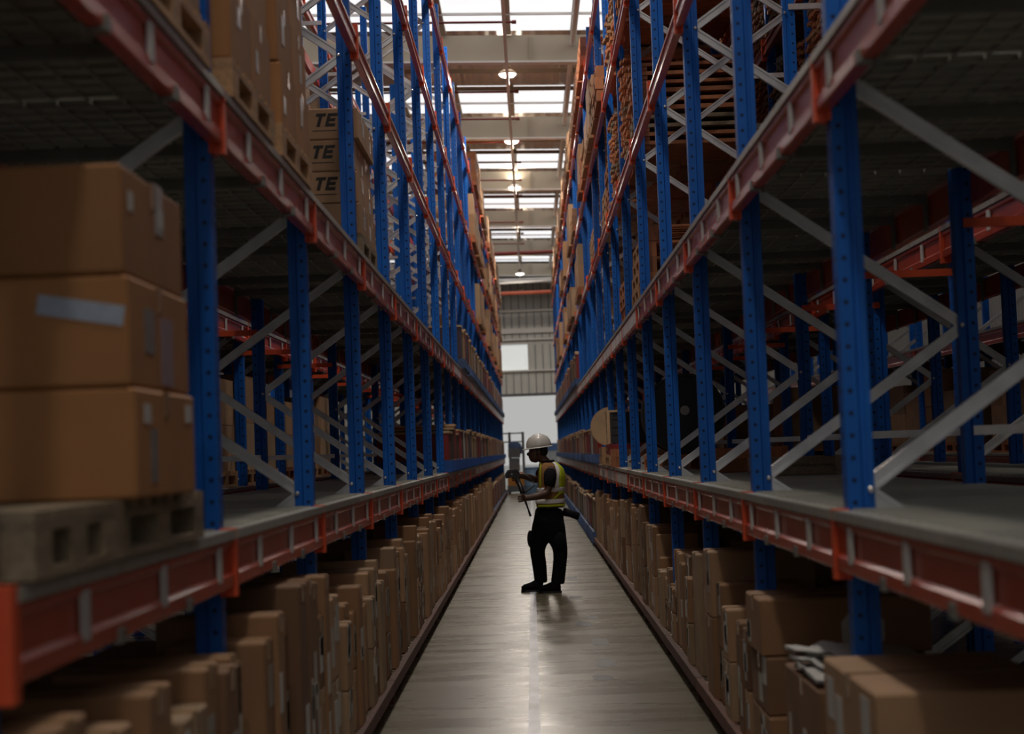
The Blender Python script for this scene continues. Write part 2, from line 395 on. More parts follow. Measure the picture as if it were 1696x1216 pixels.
def conn_mesh(s):
    b = MB().box(-0.006 * s, 0.05 * s, -0.028, 0.028, 0, 0.235)
    b.box(0.034 * s, 0.046 * s, -0.058, 0.058, 0, 0.235)
    return b.mesh('beam_connector', REDC)
def deck_mesh(s, D, W):
    b = MB().box(0, D * s, -W / 2, W / 2, -0.012, 0)
    b.box(-0.004 * s, 0.008 * s, -W / 2, W / 2, -0.030, 0.0)
    for k in range(6):
        y = -W / 2 + (k + 0.5) * W / 6
        b.box(0.06 * s, (D - 0.05) * s, y - 0.022, y + 0.022, 0.0, 0.006)
        b.box(0.06 * s, (D - 0.05) * s, y - 0.008, y + 0.008, -0.026, -0.012)
    for k in range(1, 10):
        b.box(D * s * k / 10 - 0.004, D * s * k / 10 + 0.004, -W / 2, W / 2, -0.028, -0.012)
    return b.mesh('deck_panel', DECK)
def cross_mesh(s, D):
    b = MB().box(0.06 * s, (D - 0.06) * s, -0.02, 0.02, -0.075, -0.03)
    for x in (0.052, D - 0.052): b.box((x - 0.006) * s, (x + 0.006) * s, -0.032, 0.032, -0.22, -0.01)
    return b.mesh('support_bar', CLIP)
def clip_mesh(s):
    return MB().box(-0.008 * s, 0.012 * s, -0.03, 0.03, -0.004, 0.03).box(-0.008 * s, 0.06 * s, -0.03, 0.03, -0.008, -0.002).mesh('clip', CLIP)
def brace_mesh(s, D, up):
    z0, z1 = (0, 0.7) if up else (0.7, 0)
    x0, x1 = 0.06 * s, (D - 0.06) * s
    b = MB().channel((x0, 0, z0), (x1, 0, z1), 0.032, 0.052)
    return b.mesh('brace', GALV)
BOLT = MB().lathe([(0.011, 0.0), (0.011, -0.008), (0.006, -0.012)], 8, axis='y').mesh('bolt', mat('zinc_bolt', (0.6, 0.6, 0.6), 0.3, 0.8))

class Rack:
    def __init__(s, side, xf, xb, Y0, B, i0, i1, label, nlev=5, decks=(0, 1), fine=1, spacer=0.0):
        s.s, s.xf, s.xb, s.Y0, s.B, s.i0, s.i1 = side, xf, xb, Y0, B, i0, i1
        D = xb - xf; S = side; key = (S, round(D, 3))
        root = s.root = thing('pallet_rack', label, 'storage rack', (S * xf, Y0 + i0 * B, 0))
        oy = -(i0 * B)
        P = cached(('p', S), lambda: post_mesh(S)); Pb = cached(('p', -S), lambda: post_mesh(-S))
        L = B - 0.056
        bm = lambda S_, h: cached(('b', S_, L, h), lambda: beam_mesh(S_, L, h))
        cn_f = cached(('c', S), lambda: conn_mesh(S)); cn_b = cached(('c', -S), lambda: conn_mesh(-S))
        W_ = (B - 0.02) / 3
        dm = cached(('d', key, W_), lambda: deck_mesh(S, D + 0.08, W_ - 0.012))
        cm = cached(('x', key), lambda: cross_mesh(S, D + 0.08)); kl = cached(('k', S), lambda: clip_mesh(S)); kb = cached(('k', -S), lambda: clip_mesh(-S))
        bu = cached(('u', key), lambda: brace_mesh(S, D, True)); bd = cached(('w', key), lambda: brace_mesh(S, D, False))
        lab = cached(('l', S), lambda: MB().box(-0.003 * S, 0.006 * S, -0.034, 0.034, 0.035, 0.150).mesh('label_plate', PAPER))
        def allb():
            m = MB()
            for k in range(11):
                z0 = 0.03 + 0.7 * k
                a, b_ = ((0.06 * S, 0, z0), ((D - 0.06) * S, 0, z0 + 0.7)) if k % 2 == 0 else (((D - 0.06) * S, 0, z0), (0.06 * S, 0, z0 + 0.7))
                m.bar(a, b_, 0.03, 0.05)
            return m.mesh('bracing', GALV)
        ab = cached(('all', key), allb)
        for i in range(i0, i1 + 1):
            y = oy + i * B; Yw = Y0 + i * B
            pf = obj('post', P, (0, y, 0), root); pb = obj('post', Pb, (S * D, y, 0), root)
            if fine and Yw < 46 * fine:
                for k in range(11):
                    obj('brace', bu if k % 2 == 0 else bd, (0, y, 0.03 + 0.7 * k), root)
                if Yw < 30:
                    for k in range(6):
                        obj('bolt', BOLT, (S * 0.078, -0.045, 0.03 + 1.4 * k), pf)
                        if k < 5: obj('bolt', BOLT, (-S * 0.078, -0.045, 0.73 + 1.4 * k), pb)
            else:
                o = obj('bracing', ab, (0, y, 0), root)
            if spacer:
                for (z, m_) in ((1.60, GALV), (2.60, REDC), (3.9, GALV), (4.95, GALV), (6.4, GALV)):
                    k_ = ('sp', S, z, spacer)
                    sm = cached(k_, lambda: MB().box(-0.05 * S, (spacer + 0.05) * S, -0.062, -0.05, 0, 0.045).box(-0.05 * S, (spacer + 0.05) * S, -0.062, -0.05 + 0.02, 0.04, 0.045).box(-0.05 * S, (spacer + 0.05) * S, -0.062, -0.03, 0, 0.005).mesh('row_spacer', m_))
                    obj('row_spacer', sm, (S * D, y, z), root)
        for i in range(i0, i1):
            y = oy + i * B; Yw = Y0 + i * B
            for l in range(nlev):
                z = LEV[l]
                BH_ = BHL[l]; f = obj('beam', bm(S, BH_), (-0.045 * S, y + 0.028, z), root)
                obj('beam', bm(-S, BH_), (S * (D + 0.045), y + 0.028, z), root)
                obj('beam_connector', cn_f, (0, -0.028, -0.032), f)
                if i == i1 - 1: obj('beam_connector', cn_f, (0, B - 0.028, -0.032), f)
                if fine:
                    if l in decks:
                        for k in range(3):
                            obj('label_plate', lab, (0, B * (k + 0.62) / 3, 0.0), f)
                            if k and Yw < 50: obj('clip', kl, (0, B * k / 3, 0), f)
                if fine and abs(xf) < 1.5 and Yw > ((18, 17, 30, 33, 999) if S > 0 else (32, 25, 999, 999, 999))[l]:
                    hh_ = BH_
                    obj('beam_strip', cached(('ls', S, L, hh_), lambda: MB().box(-0.002 * S, 0.012 * S, 0.02, L - 0.02, hh_ * 0.2, hh_ - 0.02).mesh('beam_strip', STRIP)), (0, 0, 0), f)  # pale strip over the front face of the farther aisle beams
                if l in decks:
                    for k in range(3):
                        d = obj('deck_panel', dm, (-0.05 * S, y + 0.01 + W_ * (k + 0.5), z + BH_ + 0.030), root)
                        if k < 2 and Yw < 50: obj('support_bar', cm, (0, W_ / 2, 0), d)
        s.oy = oy
    def bay(s, i): return s.Y0 + i * s.B

ra = dict(Y0=6.35, B=2.70); la = dict(Y0=6.55, B=2.80)
RR = Rack(1, 1.055, 2.17, i0=-1, i1=25, label='long blue and red pallet rack lining the right side of the aisle', spacer=0.5, **ra)
LR = Rack(-1, 1.09, 2.20, i0=-1, i1=24, label='long blue and red pallet rack lining the left side of the aisle', spacer=0.5, **la)
R2 = Rack(1, 2.67, 3.77, i0=1, i1=16, label='pallet rack back to back behind the right aisle rack, seen through it', **ra)
L2 = Rack(-1, 2.70, 3.80, i0=1, i1=15, label='pallet rack back to back behind the left aisle rack, seen through it', **la)
R3 = Rack(1, 5.80, 6.90, i0=4, i1=16, label='dark pallet rack across the next aisle on the right', nlev=3, decks=(0, 1), fine=0, **ra)
L3 = Rack(-1, 5.85, 6.95, i0=4, i1=16, label='dark pallet rack across the next aisle on the left', nlev=3, decks=(0, 1), fine=0, **la)

# low rails in front of the floor pallets
for (R_, xs, word) in ((RR, 0.965, 'right'), (LR, -0.925, 'left')):
    t = thing('floor_rail', 'low worn red-brown rail along the foot of the %s rack' % word, 'rail', (xs, R_.Y0, 0))
    sg = 1 if xs > 0 else -1
    seg = MB().prism([(0, 0.09), (0.006 * sg, 0.155), (0.05 * sg, 0.155), (0.05 * sg, 0.148), (0.014 * sg, 0.145), (0.012 * sg, 0.09)], 'y', 0.01, R_.B - 0.01).mesh('rail_segment', RAIL)
    ft = MB().box(0.02 * sg, 0.06 * sg, -0.03, 0.03, 0, 0.146).mesh('rail_foot', RAIL)
    for i in range(-1, R_.i1):
        q = obj('rail_segment', seg, (0, R_.B * i, 0), t); obj('rail_foot', ft, (0, 0.05, 0), q)

# ------------------------------------------------------------------ stock
def carton_mesh(dx, dy, dz, ci, near):
    def f():
        b = 0.008 if near else 0.0
        if not near: return MB().box(-dx / 2, dx / 2, -dy / 2, dy / 2, 0, dz).mesh('carton', CARD[ci])
        bm = bmesh.new(); bmesh.ops.create_cube(bm, size=1.0)
        for v in bm.verts: v.co = Vector((v.co.x * dx, v.co.y * dy, (v.co.z + 0.5) * dz))
        bmesh.ops.bevel(bm, geom=list(bm.edges), offset=b, segments=1, affect='EDGES')
        me = bpy.data.meshes.new('carton'); bm.to_mesh(me); bm.free(); me.materials.append(CARD[ci]); return me
    return cached(('carton', round(dx, 2), round(dy, 2), round(dz, 2), ci, near), f)
BUCK = {'carton': MB(), 'crate': MB(), 'pallet': MB()}
BIDX = {'carton': [], 'crate': [], 'pallet': []}
def bucket(kind, x0, x1, y0, y1, z0, z1, mi):
    b = BUCK[kind]; b.box(x0, x1, y0, y1, z0, z1); BIDX[kind] += [mi] * 6
FAR_C, FAR_K = 30.5, 50.0
def carton(side, x0, x1, y0, y1, z0, z1, ci, label, group=None, detail=0, rz=0.0, paper=None):
    """x0..x1 distances from the aisle centre line; the aisle face is at x0"""
    dx, dy, dz = x1 - x0, y1 - y0, z1 - z0
    if y0 > FAR_C: return bucket('carton', side * x0, side * x1, y0, y1, z0, z1, ci)
    o = obj('carton', carton_mesh(dx, dy, dz, ci, detail > 0), (side * (x0 + x1) / 2, (y0 + y1) / 2, z0), None, rz)
    tag(o, label, 'carton', group)
    if detail:
        fx = -side * dx / 2; e = -side * 0.0015
        tp = MB().box(-dx / 2 - 0.001, dx / 2 + 0.001, -0.028, 0.028, dz, dz + 0.0015)
        tp.box(fx + e, fx, -0.028, 0.028, dz - 0.07, dz + 0.0015)
        obj('packing_tape', tp.mesh('tape', TAPE), (0, 0, 0), o)
        rnd = random.Random(int((y0 * 97 + z0 * 31 + x0 * 7) * 100))
        if paper is None: paper = []
        for rep in range(1 if detail > 1 else rnd.choice([0, 1, 2, 3])):
            h = min(rnd.uniform(0.07, 0.2), dz * 0.5); w = min(rnd.uniform(0.06, 0.14), dy * 0.6)
            yy = rnd.uniform(-dy / 2 + w / 2 + 0.01, dy / 2 - w / 2 - 0.01) if dy > w + 0.03 else 0
            zz = rnd.uniform(0.08, 0.55) * dz
            obj('paper_label', MB().box(fx + e, fx, yy - w / 2, yy + w / 2, zz, zz + h).mesh('paper', rnd.choice([PAPER, GPAPER, GPAPER])), (0, 0, 0), o)
    return o

def pallet_mesh(W, L, m, ns=7):
    b = MB()
    for k in range(ns):
        y = -L / 2 + 0.05 + k * (L - 0.1) / (ns - 1)
        b.box(-W / 2, W / 2, y - 0.05, y + 0.05, 0.122, 0.144)
    for x in (-W / 2 + 0.05, 0, W / 2 - 0.05):
        b.box(x - 0.05, x + 0.05, -L / 2, L / 2, 0.1, 0.122); b.box(x - 0.05, x + 0.05, -L / 2, L / 2, 0, 0.022)
        for y in (-L / 2 + 0.07, 0, L / 2 - 0.07): b.box(x - 0.05, x + 0.05, y - 0.07, y + 0.07, 0.022, 0.1)
    return b.mesh('pallet', m)
PM = {k: pallet_mesh(1.0, 1.2, m) for k, m in (('w', WOOD), ('d', WOODD), ('o', WOODO))}
def pallet(side, xf, yc, z, kind, label, group=None, detail=False, L=1.2, m=None):
    if yc > 37.5:
        a, b_ = side * xf, side * (xf + 1.0); mi = 'wdo'.index(kind)
        bucket('pallet', a, b_, yc - 0.6, yc + 0.6, z + 0.1, z + 0.144, mi)
        for q in (-0.53, 0, 0.53): bucket('pallet', a, b_, yc + q - 0.07, yc + q + 0.07, z + 0.02, z + 0.1, mi)
        return bucket('pallet', a, b_, yc - 0.6, yc + 0.6, z, z + 0.02, mi)
    if not detail:
        o = obj('pallet', PM[kind], (side * (xf + 0.5), yc, z)); tag(o, label, 'pallet', group); return o
    t = thing('pallet', label, 'pallet', (side * (xf + 0.5), yc, z), 0, group)
    m = m or {'w': WOOD, 'd': WOODD, 'o': WOODO}[kind]
    tb = cached(('tb', m.name), lambda: MB().box(-0.5, 0.5, -0.045, 0.045, 0, 0.022).mesh('deck_board', m))
    st = cached(('st', m.name, L), lambda: MB().box(-0.05, 0.05, -L / 2, L / 2, 0, 0.022).mesh('stringer_board', m))
    bk = cached(('bk', m.name), lambda: MB().box(-0.05, 0.05, -0.07, 0.07, 0, 0.078).mesh('block', m))
    for k in range(8): obj('deck_board', tb, (0, -L / 2 + 0.045 + k * (L - 0.09) / 7, 0.122), t)
    for x in (-0.45, 0, 0.45):
        obj('stringer_board', st, (x, 0, 0.1), t); obj('stringer_board', st, (x, 0, 0), t)
        for y in (-L / 2 + 0.07, 0, L / 2 - 0.07): obj('block', bk, (x, y, 0.022), t)
    return t

LVW = ['floor', 'lower shelf', 'middle shelf', 'third level', 'fourth level', 'top level']
def bayword(i): return ORD[i + 1]
def levz(l): return 0.144 if l == 0 else (LEV[l - 1] + BHL[l - 1] + (0.037 if l <= 2 else 0.002))
cnt = {}
def floor_cartons(R_, side, word, prof, ylim, rnd):
    """packed upright cartons on the floor pallets of every bay up to ylim"""
    for i in range(-1, R_.i1):
        yb = R_.bay(i)
        if yb > ylim: break
        far = yb > 31
        n = 0
        for p in range(2):
            y0 = yb + 0.10 + p * 1.30; yc = y0 + 0.6
            if side > 0 and i == 0: pass
            pallet(side, 1.02 if side > 0 else 0.98, yc, 0.0, 'd', ('%s weathered pallet under cartons in the %s bay of the %s floor row' % (['front', 'rear'][p], bayword(i), word)) if not far
                   else 'pallet under the cartons at the far end of the %s floor row' % word, 'floor pallets of the %s rack' % word)
            y = y0
            while y < y0 + 1.12:
                w = rnd.choice([0.16, 0.2, 0.26, 0.3, 0.4]) if not far else rnd.choice([0.3, 0.4, 0.55])
                if y + w > y0 + 1.22: w = y0 + 1.2 - y
                if w < 0.1: break
                top = prof(y) + rnd.uniform(-0.13, 0.07)
                xf = (0.99 if side > 0 else 0.955) + rnd.uniform(0, 0.05)
                D = rnd.choice([0.35, 0.45, 0.6])
                nst = 1 if (far or rnd.random() < 0.45) else 2
                z = 0.146
                for q in range(nst):
                    zt = top if q == nst - 1 else z + (top - z) * rnd.uniform(0.42, 0.58)
                    ci = rnd.choice([0, 0, 1, 1, 2, 3])
                    n += 1
                    pos = ORD[n - 1] if n <= 27 else 'last'
                    shape = ('tall narrow' if (zt - z) > 2.2 * w else 'upright' if zt - z > w else 'squat')
                    if far: lb, gr = 'brown carton far down the packed floor row of the %s rack' % word, 'far cartons of the %s floor row' % word
                    else: lb, gr = '%s %s carton, %s along, %s floor bay, %s rack' % (shape, CARDW[ci], pos, bayword(i), word), 'cartons of the %s floor row' % word
                    carton(side, xf, xf + D, y + 0.004, y + w - 0.004, z, zt, ci, lb, gr, detail=0 if yb > 26 else 1)
                    z = zt + 0.001
                y += w
            # a deeper row behind, lower or higher, whose tops show
            if yb < 19:
                z = prof(y0) - rnd.uniform(0.02, 0.3); ci = rnd.choice([1, 3])
                carton(side, 1.66, 2.0, y0 + 0.05, y0 + 1.1, 0.146, max(0.4, z), ci,
                       'wide %s carton behind others, %s half, %s floor bay, %s rack' % (CARDW[ci], ['near', 'far'][p], bayword(i), word), 'rear cartons of the %s floor row' % word, detail=0)
RND = random.Random(11)
floor_cartons(LR, -1, 'left', lambda y: 1.02 if y < 9 else 0.88 if y < 13 else 0.96 if y < 24 else 0.93, 43, RND)

# right floor row: the nearest two bays are placed one by one
def near_right():
    w = 'right'
    for i, (yc) in enumerate((5.0, 7.05, 8.35)):
        pallet(1, 1.03, yc, 0.0, 'd', ['nearest weathered pallet under the cartons at lower right', 'second weathered pallet under the lower right cartons', 'third weathered pallet under the lower right cartons'][i], 'floor pallets of the right rack')
    L = [(0.94, 1.50, 5.30, 6.26, 0.62, 0.885, 1, 'long light brown carton top near the lower right corner of the view'),
         (0.99, 1.55, 4.40, 6.15, 0.146, 0.62, 0, 'large brown carton underneath the light carton at lower right'),
         (1.56, 2.10, 4.60, 6.05, 0.146, 0.80, 2, 'dark brown carton deep in the lower right bay'),
         (0.985, 1.74, 8.35, 8.90, 0.655, 0.905, 0, 'wide brown carton with an eight-sided white label on its end'),
         (1.00, 1.70, 8.30, 8.90, 0.40, 0.652, 2, 'dark brown carton directly under the carton with the eight-sided label'),
         (1.00, 1.72, 8.25, 8.90, 0.146, 0.398, 0, 'brown carton at the bottom under the carton with the eight-sided label'),
         (0.98, 1.45, 6.65, 7.55, 0.146, 0.72, 2, 'low dark brown carton carrying the white folded film'),
         (1.20, 2.05, 7.72, 8.20, 0.146, 0.56, 0, 'brown carton standing behind the white folded film')]
    for j, a in enumerate(L):
        o = carton(1, *a[:6], a[6], a[7], 'near cartons of the right floor row', detail=1)
        if j == 3:
            dx = a[1] - a[0]; n = 8; pts = [(0.10 + 0.095 * math.cos(PI / 8 + k * PI / 4) * 1.15, 0.125 + 0.085 * math.sin(PI / 8 + k * PI / 4)) for k in range(8)]
            pts = [(-0.02, 0.06), (0.02, 0.02), (0.13, 0.02), (0.17, 0.06), (0.17, 0.14), (0.13, 0.185), (0.02, 0.185), (-0.02, 0.14)]
            b = MB().prism(pts, 'y', -(a[3] - a[2]) / 2 - 0.002, -(a[3] - a[2]) / 2)
            p = obj('paper_label', b.mesh('octagon_label', PAPER), (0, 0, 0), o); p['label'] = 'eight-sided white label'
    f = thing('plastic_film', 'crumpled white plastic film lying on a carton at lower right', 'plastic film', (1.14, 7.05, 0.722))
    rr = random.Random(5)
    for k in range(3):
        b = MB(); N_ = 7; v = []
        for a_ in range(N_):
            for c_ in range(N_):
                v.append((-0.16 + 0.32 * a_ / 6, -0.35 + 0.6 * c_ / 6, 0.012 + rr.uniform(0, 0.03) + 0.03 * k))
        b.v = v + [(x, y, z - 0.01) for x, y, z in v]; n2 = N_ * N_
        for a_ in range(N_ - 1):
            for c_ in range(N_ - 1):
                q = a_ * N_ + c_; b.f.append((q, q + 1, q + N_ + 1, q + N_)); b.f.append((n2 + q, n2 + q + N_, n2 + q + N_ + 1, n2 + q + 1))
        obj('film_fold', b.mesh('film_fold', PAPER, True), (0.02 * k, 0.05 * k, 0), f, 0.15 * k)
near_right()
class _V: pass
def right_rows():
    rnd = random.Random(21)
    prof = lambda y: 0.74 if y < 10.2 else 0.92 if y < 12.2 else 0.80 if y < 13.8 else 0.66 if y < 15.6 else 0.86 if y < 17 else 0.99 if y < 22 else 0.9
    v = _V(); v.i1 = RR.i1; v.bay = lambda i: RR.bay(i) if i >= 1 else 999
    class Q:
        i1 = RR.i1
        @staticmethod
        def bay(i): return RR.bay(i)
    # shift the start: only bays from the second post on
    for i in range(1, 9):
        class One:
            i1 = i + 1
            @staticmethod
            def bay(j, i=i): return RR.bay(j) if j == i else -50.0
        _floor_bay(i, RR, 1, 'right', prof, rnd)
def _floor_bay(i, R_, side, word, prof, rnd):
    class One:
        Y0 = R_.Y0; B = R_.B; i1 = i + 1
        def bay(s, j): return R_.bay(j)
    # run the generator on one bay only
    global _only; _only = i
    floor_cartons_one(R_, side, word, prof, i, rnd)
def floor_cartons_one(R_, side, word, prof, i, rnd):
    class V_:
        pass
    v = V_(); v.i1 = 0; v.bay = lambda j: R_.bay(i)
    v.i1 = 0
    # i1 = 0 with the loop starting at -1 gives exactly one pass; bayword is corrected below
    global bayword
    keep = bayword
    bayword = lambda j: ORD[i + 1]
    floor_cartons(v, side, word, prof, 99, rnd)
    bayword = keep
right_rows()

# -- wood-rimmed crates on blue trays (far half of both racks)
def crate_mesh(dx, dy, dz, ci):
    return cached(('crate', dx, dy, dz, ci), lambda: MB().box(-dx / 2, dx / 2, -dy / 2, dy / 2, 0, dz - 0.02).mesh('crate', CRATEC[ci]))
def rim_mesh(dx, dy, dz):
    def f():
        b = MB(); e = 0.012; t = 0.03
        b.box(-dx / 2 - e, dx / 2 + e, -dy / 2 - e, -dy / 2 + t, dz - 0.03, dz); b.box(-dx / 2 - e, dx / 2 + e, dy / 2 - t, dy / 2 + e, dz - 0.03, dz)
        b.box(-dx / 2 - e, -dx / 2 + t, -dy / 2, dy / 2, dz - 0.03, dz); b.box(dx / 2 - t, dx / 2 + e, -dy / 2, dy / 2, dz - 0.03, dz)
        return b.mesh('crate_rim', PLY)
    return cached(('rim', dx, dy, dz), f)
TRAY2 = mat('faded_blue_tray_paint', (0.06, 0.11, 0.25), 0.5, 0, 0.4, 12)
def tray_mesh(L, h, m=None):
    def f():
        b = MB().box(-0.5, 0.5, -L / 2, L / 2, 0, 0.02)
        for x in (-0.5, 0.48): b.box(x, x + 0.02, -L / 2, L / 2, 0, h)
        for y in (-L / 2, L / 2 - 0.02): b.box(-0.5, 0.5, y, y + 0.02, 0, h)
        n = int(L / 0.2)
        for k in range(n): 
            y = -L / 2 + (k + 0.5) * L / n
            for s_ in (-1, 1): b.box(s_ * 0.5, s_ * 0.508, y - 0.03, y + 0.03, 0.01, h - 0.02)
        return b.mesh('tray', m or TRAY)
    return cached(('tray', L, h, m), f)
def crate_row(R_, side, word, lvl, ystart, yend, xf, rnd, h=0.46, trayh=0.15):
    z0 = levz(lvl) if lvl else 0.03
    lw = LVW[lvl]
    for i in range(R_.i0, R_.i1):
        for p in range(2):
            y0 = R_.bay(i) + 0.10 + p * 1.27
            if y0 < ystart or y0 > yend: continue
            near = y0 < 34
            t = tag(obj('tray', tray_mesh(1.2, trayh, None if side < 0 and lvl == 1 else TRAY2), (side * (xf + 0.5), y0 + 0.6, z0)),
                    ('blue steel tray, %s half of the %s bay, %s, %s rack' % (['near', 'far'][p], bayword(i), lw, word)) if near else
                    'blue steel tray far along the %s of the %s rack' % (lw, word), 'tray', 'blue trays on the %s, %s rack' % (lw, word))
            n = rnd.choice([2, 2, 3]) if not near else 2
            for k in range(n):
                dy = round(1.1 / n - 0.03, 2); ci = rnd.choice([0, 1, 6, 2, 4, 6, 0, 7, 3 if rnd.random() < .3 else 1])
                if near: ci = (3, 0, 0, 1)[(i + p + k) % 4] if y0 < 27 else (3 if side > 0 and lvl == 1 and y0 < 29 and k == 0 else ci)
                hh = round(h + rnd.choice([-0.06, 0, 0, 0.05]), 2)
                if y0 > FAR_K:
                    yc_ = y0 + 0.05 + (k + 0.5) * 1.1 / n; a0, a1 = side * (xf + 0.05), side * (xf + 0.95)
                    bucket('crate', a0, a1, yc_ - dy / 2, yc_ + dy / 2, z0 + 0.021, z0 + hh, ci); bucket('crate', a0, a1, yc_ - dy / 2 - 0.01, yc_ + dy / 2 + 0.01, z0 + hh, z0 + hh + 0.022, 8)
                    continue
                c = obj('crate', crate_mesh(0.9, dy, hh, ci), (side * (xf + 0.5), y0 + 0.05 + (k + 0.5) * 1.1 / n, z0 + 0.021))
                lab_ = ('%s wood-rimmed crate, %s in %s bay, %s half, %s, %s rack' % (CRATEW[ci], ORD[k], bayword(i), ['near', 'far'][p], lw, word)) if near else \
                    '%s wood-rimmed crate in the far row on the %s of the %s rack' % (CRATEW[ci], lw, word)
                tag(c, lab_, 'crate', 'crates on the %s, %s rack' % (lw, word))
                obj('crate_rim', rim_mesh(0.9, dy, hh), (0, 0, 0), c)
rc = random.Random(5)
crate_row(LR, -1, 'left', 1, 23.3, 72, 0.985, rc, 0.56)
crate_row(LR, -1, 'left', 2, 28.5, 72, 0.985, rc, 0.66)
crate_row(LR, -1, 'left', 0, 45.5, 69.8, 0.96, rc, 0.72)
crate_row(RR, 1, 'right', 1, 27.9, 72, 0.95, rc, 0.54)
crate_row(RR, 1, 'right', 2, 37.5, 72, 0.95, rc, 0.66)
crate_row(RR, 1, 'right', 0, 30.0, 72, 0.965, rc, 0.72, 0.22)

# -- upper levels
def pallet_stacks(R_, side, word, lvl, bays, rnd, lo=3, hi=6, xf=1.0, kinds='wo'):
    for i in bays:
        for p in range(2):
            if rnd.random() < 0.08 and R_.bay(i) > 40: continue
            y0 = R_.bay(i) + 0.10 + p * 1.27; n = rnd.randint(lo, hi); k_ = rnd.choice(kinds)
            for q in range(n):
                far = y0 > 30
                lb = ('wooden pallet, %s up in %s stack, %s bay, %s, %s rack' % (ORD[q], ['near', 'far'][p], bayword(i), LVW[lvl], word)) if not far else \
                    'stacked wooden pallet far along the %s of the %s rack' % (LVW[lvl], word)
                pallet(side, xf + rnd.uniform(0, 0.03), y0 + 0.6 + rnd.uniform(-.01, .01), levz(lvl) + q * 0.1455, k_, lb, 'pallet stacks on the %s, %s rack' % (LVW[lvl], word))
def upper_cartons(R_, side, word, lvl, bays, rnd, hmin=0.6, hmax=1.1, xf=1.0):
    for i in bays:
        for p in range(2):
            y0 = R_.bay(i) + 0.10 + p * 1.27
            if rnd.random() < 0.1: continue
            far = y0 > 38; z0 = levz(lvl)
            side_w = '%s, %s rack' % (LVW[lvl], word)
            pallet(side, xf, y0 + 0.6, z0, rnd.choice('wo'), ('pallet under cartons, %s half, %s bay, %s' % (['near', 'far'][p], bayword(i), side_w)) if not far else
                   'pallet under cartons far along the %s of the %s rack' % (LVW[lvl], word), 'pallets under cartons on the ' + side_w)
            nc = rnd.choice([1, 2]); H = rnd.uniform(hmin, hmax)
            for k in range(nc):
                for q in range(2 if not far else 1):
                    hh = H / (2 if not far else 1); z = z0 + 0.146 + q * hh; ci = rnd.choice([0, 1, 1, 3])
                    carton(side, xf + 0.02, xf + 0.9, y0 + 0.02 + k * 1.16 / nc, y0 + (k + 1) * 1.16 / nc, z, z + hh - 0.002, ci,
                           ('%s %s carton, %s, %s half, %s bay, %s' % (['lower', 'upper'][q], CARDW[ci], ['front', 'back'][k], ['near', 'far'][p], bayword(i), side_w)) if not far else
                           'brown carton far along the %s of the %s rack' % (LVW[lvl], word), 'cartons on the ' + side_w)
def timber_stacks(side, R_, word, lvl, bays, rnd, xf, m):
    def planks(v):
        b = MB(); q = random.Random(v); y = -0.57
        while y < 0.5:
            w = q.choice([0.09, 0.12, 0.15, 0.2]); w = min(w, 0.57 - y)
            b.box(-0.53 + q.uniform(-.05, .01), 0.53 + q.uniform(-.04, .03), y, y + w - 0.012, 0, q.choice([0.03, 0.034, 0.04])); y += w
        return b.mesh('plank_layer', (m, WOOD, WOODD)[(0, 0, 1, 0, 2)[v]])
    pk = [cached(('plank', m.name, v), lambda v=v: planks(v)) for v in range(5)]
    sp = cached(('spc', m.name), lambda: MB().box(-0.50, -0.42, -0.55, 0.55, 0, 0.04).box(-0.04, 0.04, -0.55, 0.55, 0, 0.04).box(0.42, 0.50, -0.55, 0.55, 0, 0.04).mesh('spacer_layer', m))
    for i in bays:
        for p in range(2):
            n = rnd.randint(9, 15)
            t = thing('timber_stack', 'stack of brown boards on spacers, %s half, %s bay, %s, %s rack' % (['near', 'far'][p], bayword(i), LVW[lvl], word), 'timber',
                      (side * (xf + 0.55), R_.bay(i) + 0.72 + p * 1.3, levz(lvl)), 0, 'timber stacks on the %s rack' % word)
            for k in range(n):
                z = k * 0.082
                obj('spacer_layer', sp, (0, 0, z), t)
                obj('plank_layer', rnd.choice(pk), (rnd.uniform(-.02, .02), rnd.uniform(-.01, .01), z + 0.04), t, rnd.uniform(-.012, .012))
ru = random.Random(9)
pallet_stacks(LR, -1, 'left', 5, [12, 13, 15, 17, 19], ru, 3, 6, 0.97)
upper_cartons(LR, -1, 'left', 5, [14, 16, 18, 20, 21, 22, 23], ru, .5, .9, 0.97)
upper_cartons(LR, -1, 'left', 4, [11, 12, 14, 16, 17, 19, 21, 23], ru, .5, 1.0, 0.97)
pallet_stacks(LR, -1, 'left', 4, [13, 15, 18, 20], ru, 3, 6, 0.97)
upper_cartons(LR, -1, 'left', 3, [12, 13, 15, 16, 18, 20, 22], ru, .5, 1.0, 0.97)
pallet_stacks(RR, 1, 'right', 5, [8, 9, 10, 11, 12, 13, 15, 17, 19], ru, 3, 4, 0.94)
upper_cartons(RR, 1, 'right', 5, [14, 16, 18, 20, 22], ru, .4, .7, 0.94)
pallet_stacks(RR, 1, 'right', 4, [6, 8, 11], ru, 3, 4, 0.94)
upper_cartons(RR, 1, 'right', 4, [7, 9, 12, 14, 16], ru, .4, .8, 0.94)
pallet_stacks(RR, 1, 'right', 3, [6, 8], ru, 3, 5, 1.05)
upper_cartons(RR, 1, 'right', 3, [10, 12, 13, 15, 18, 20], ru, .4, .9, 0.94)
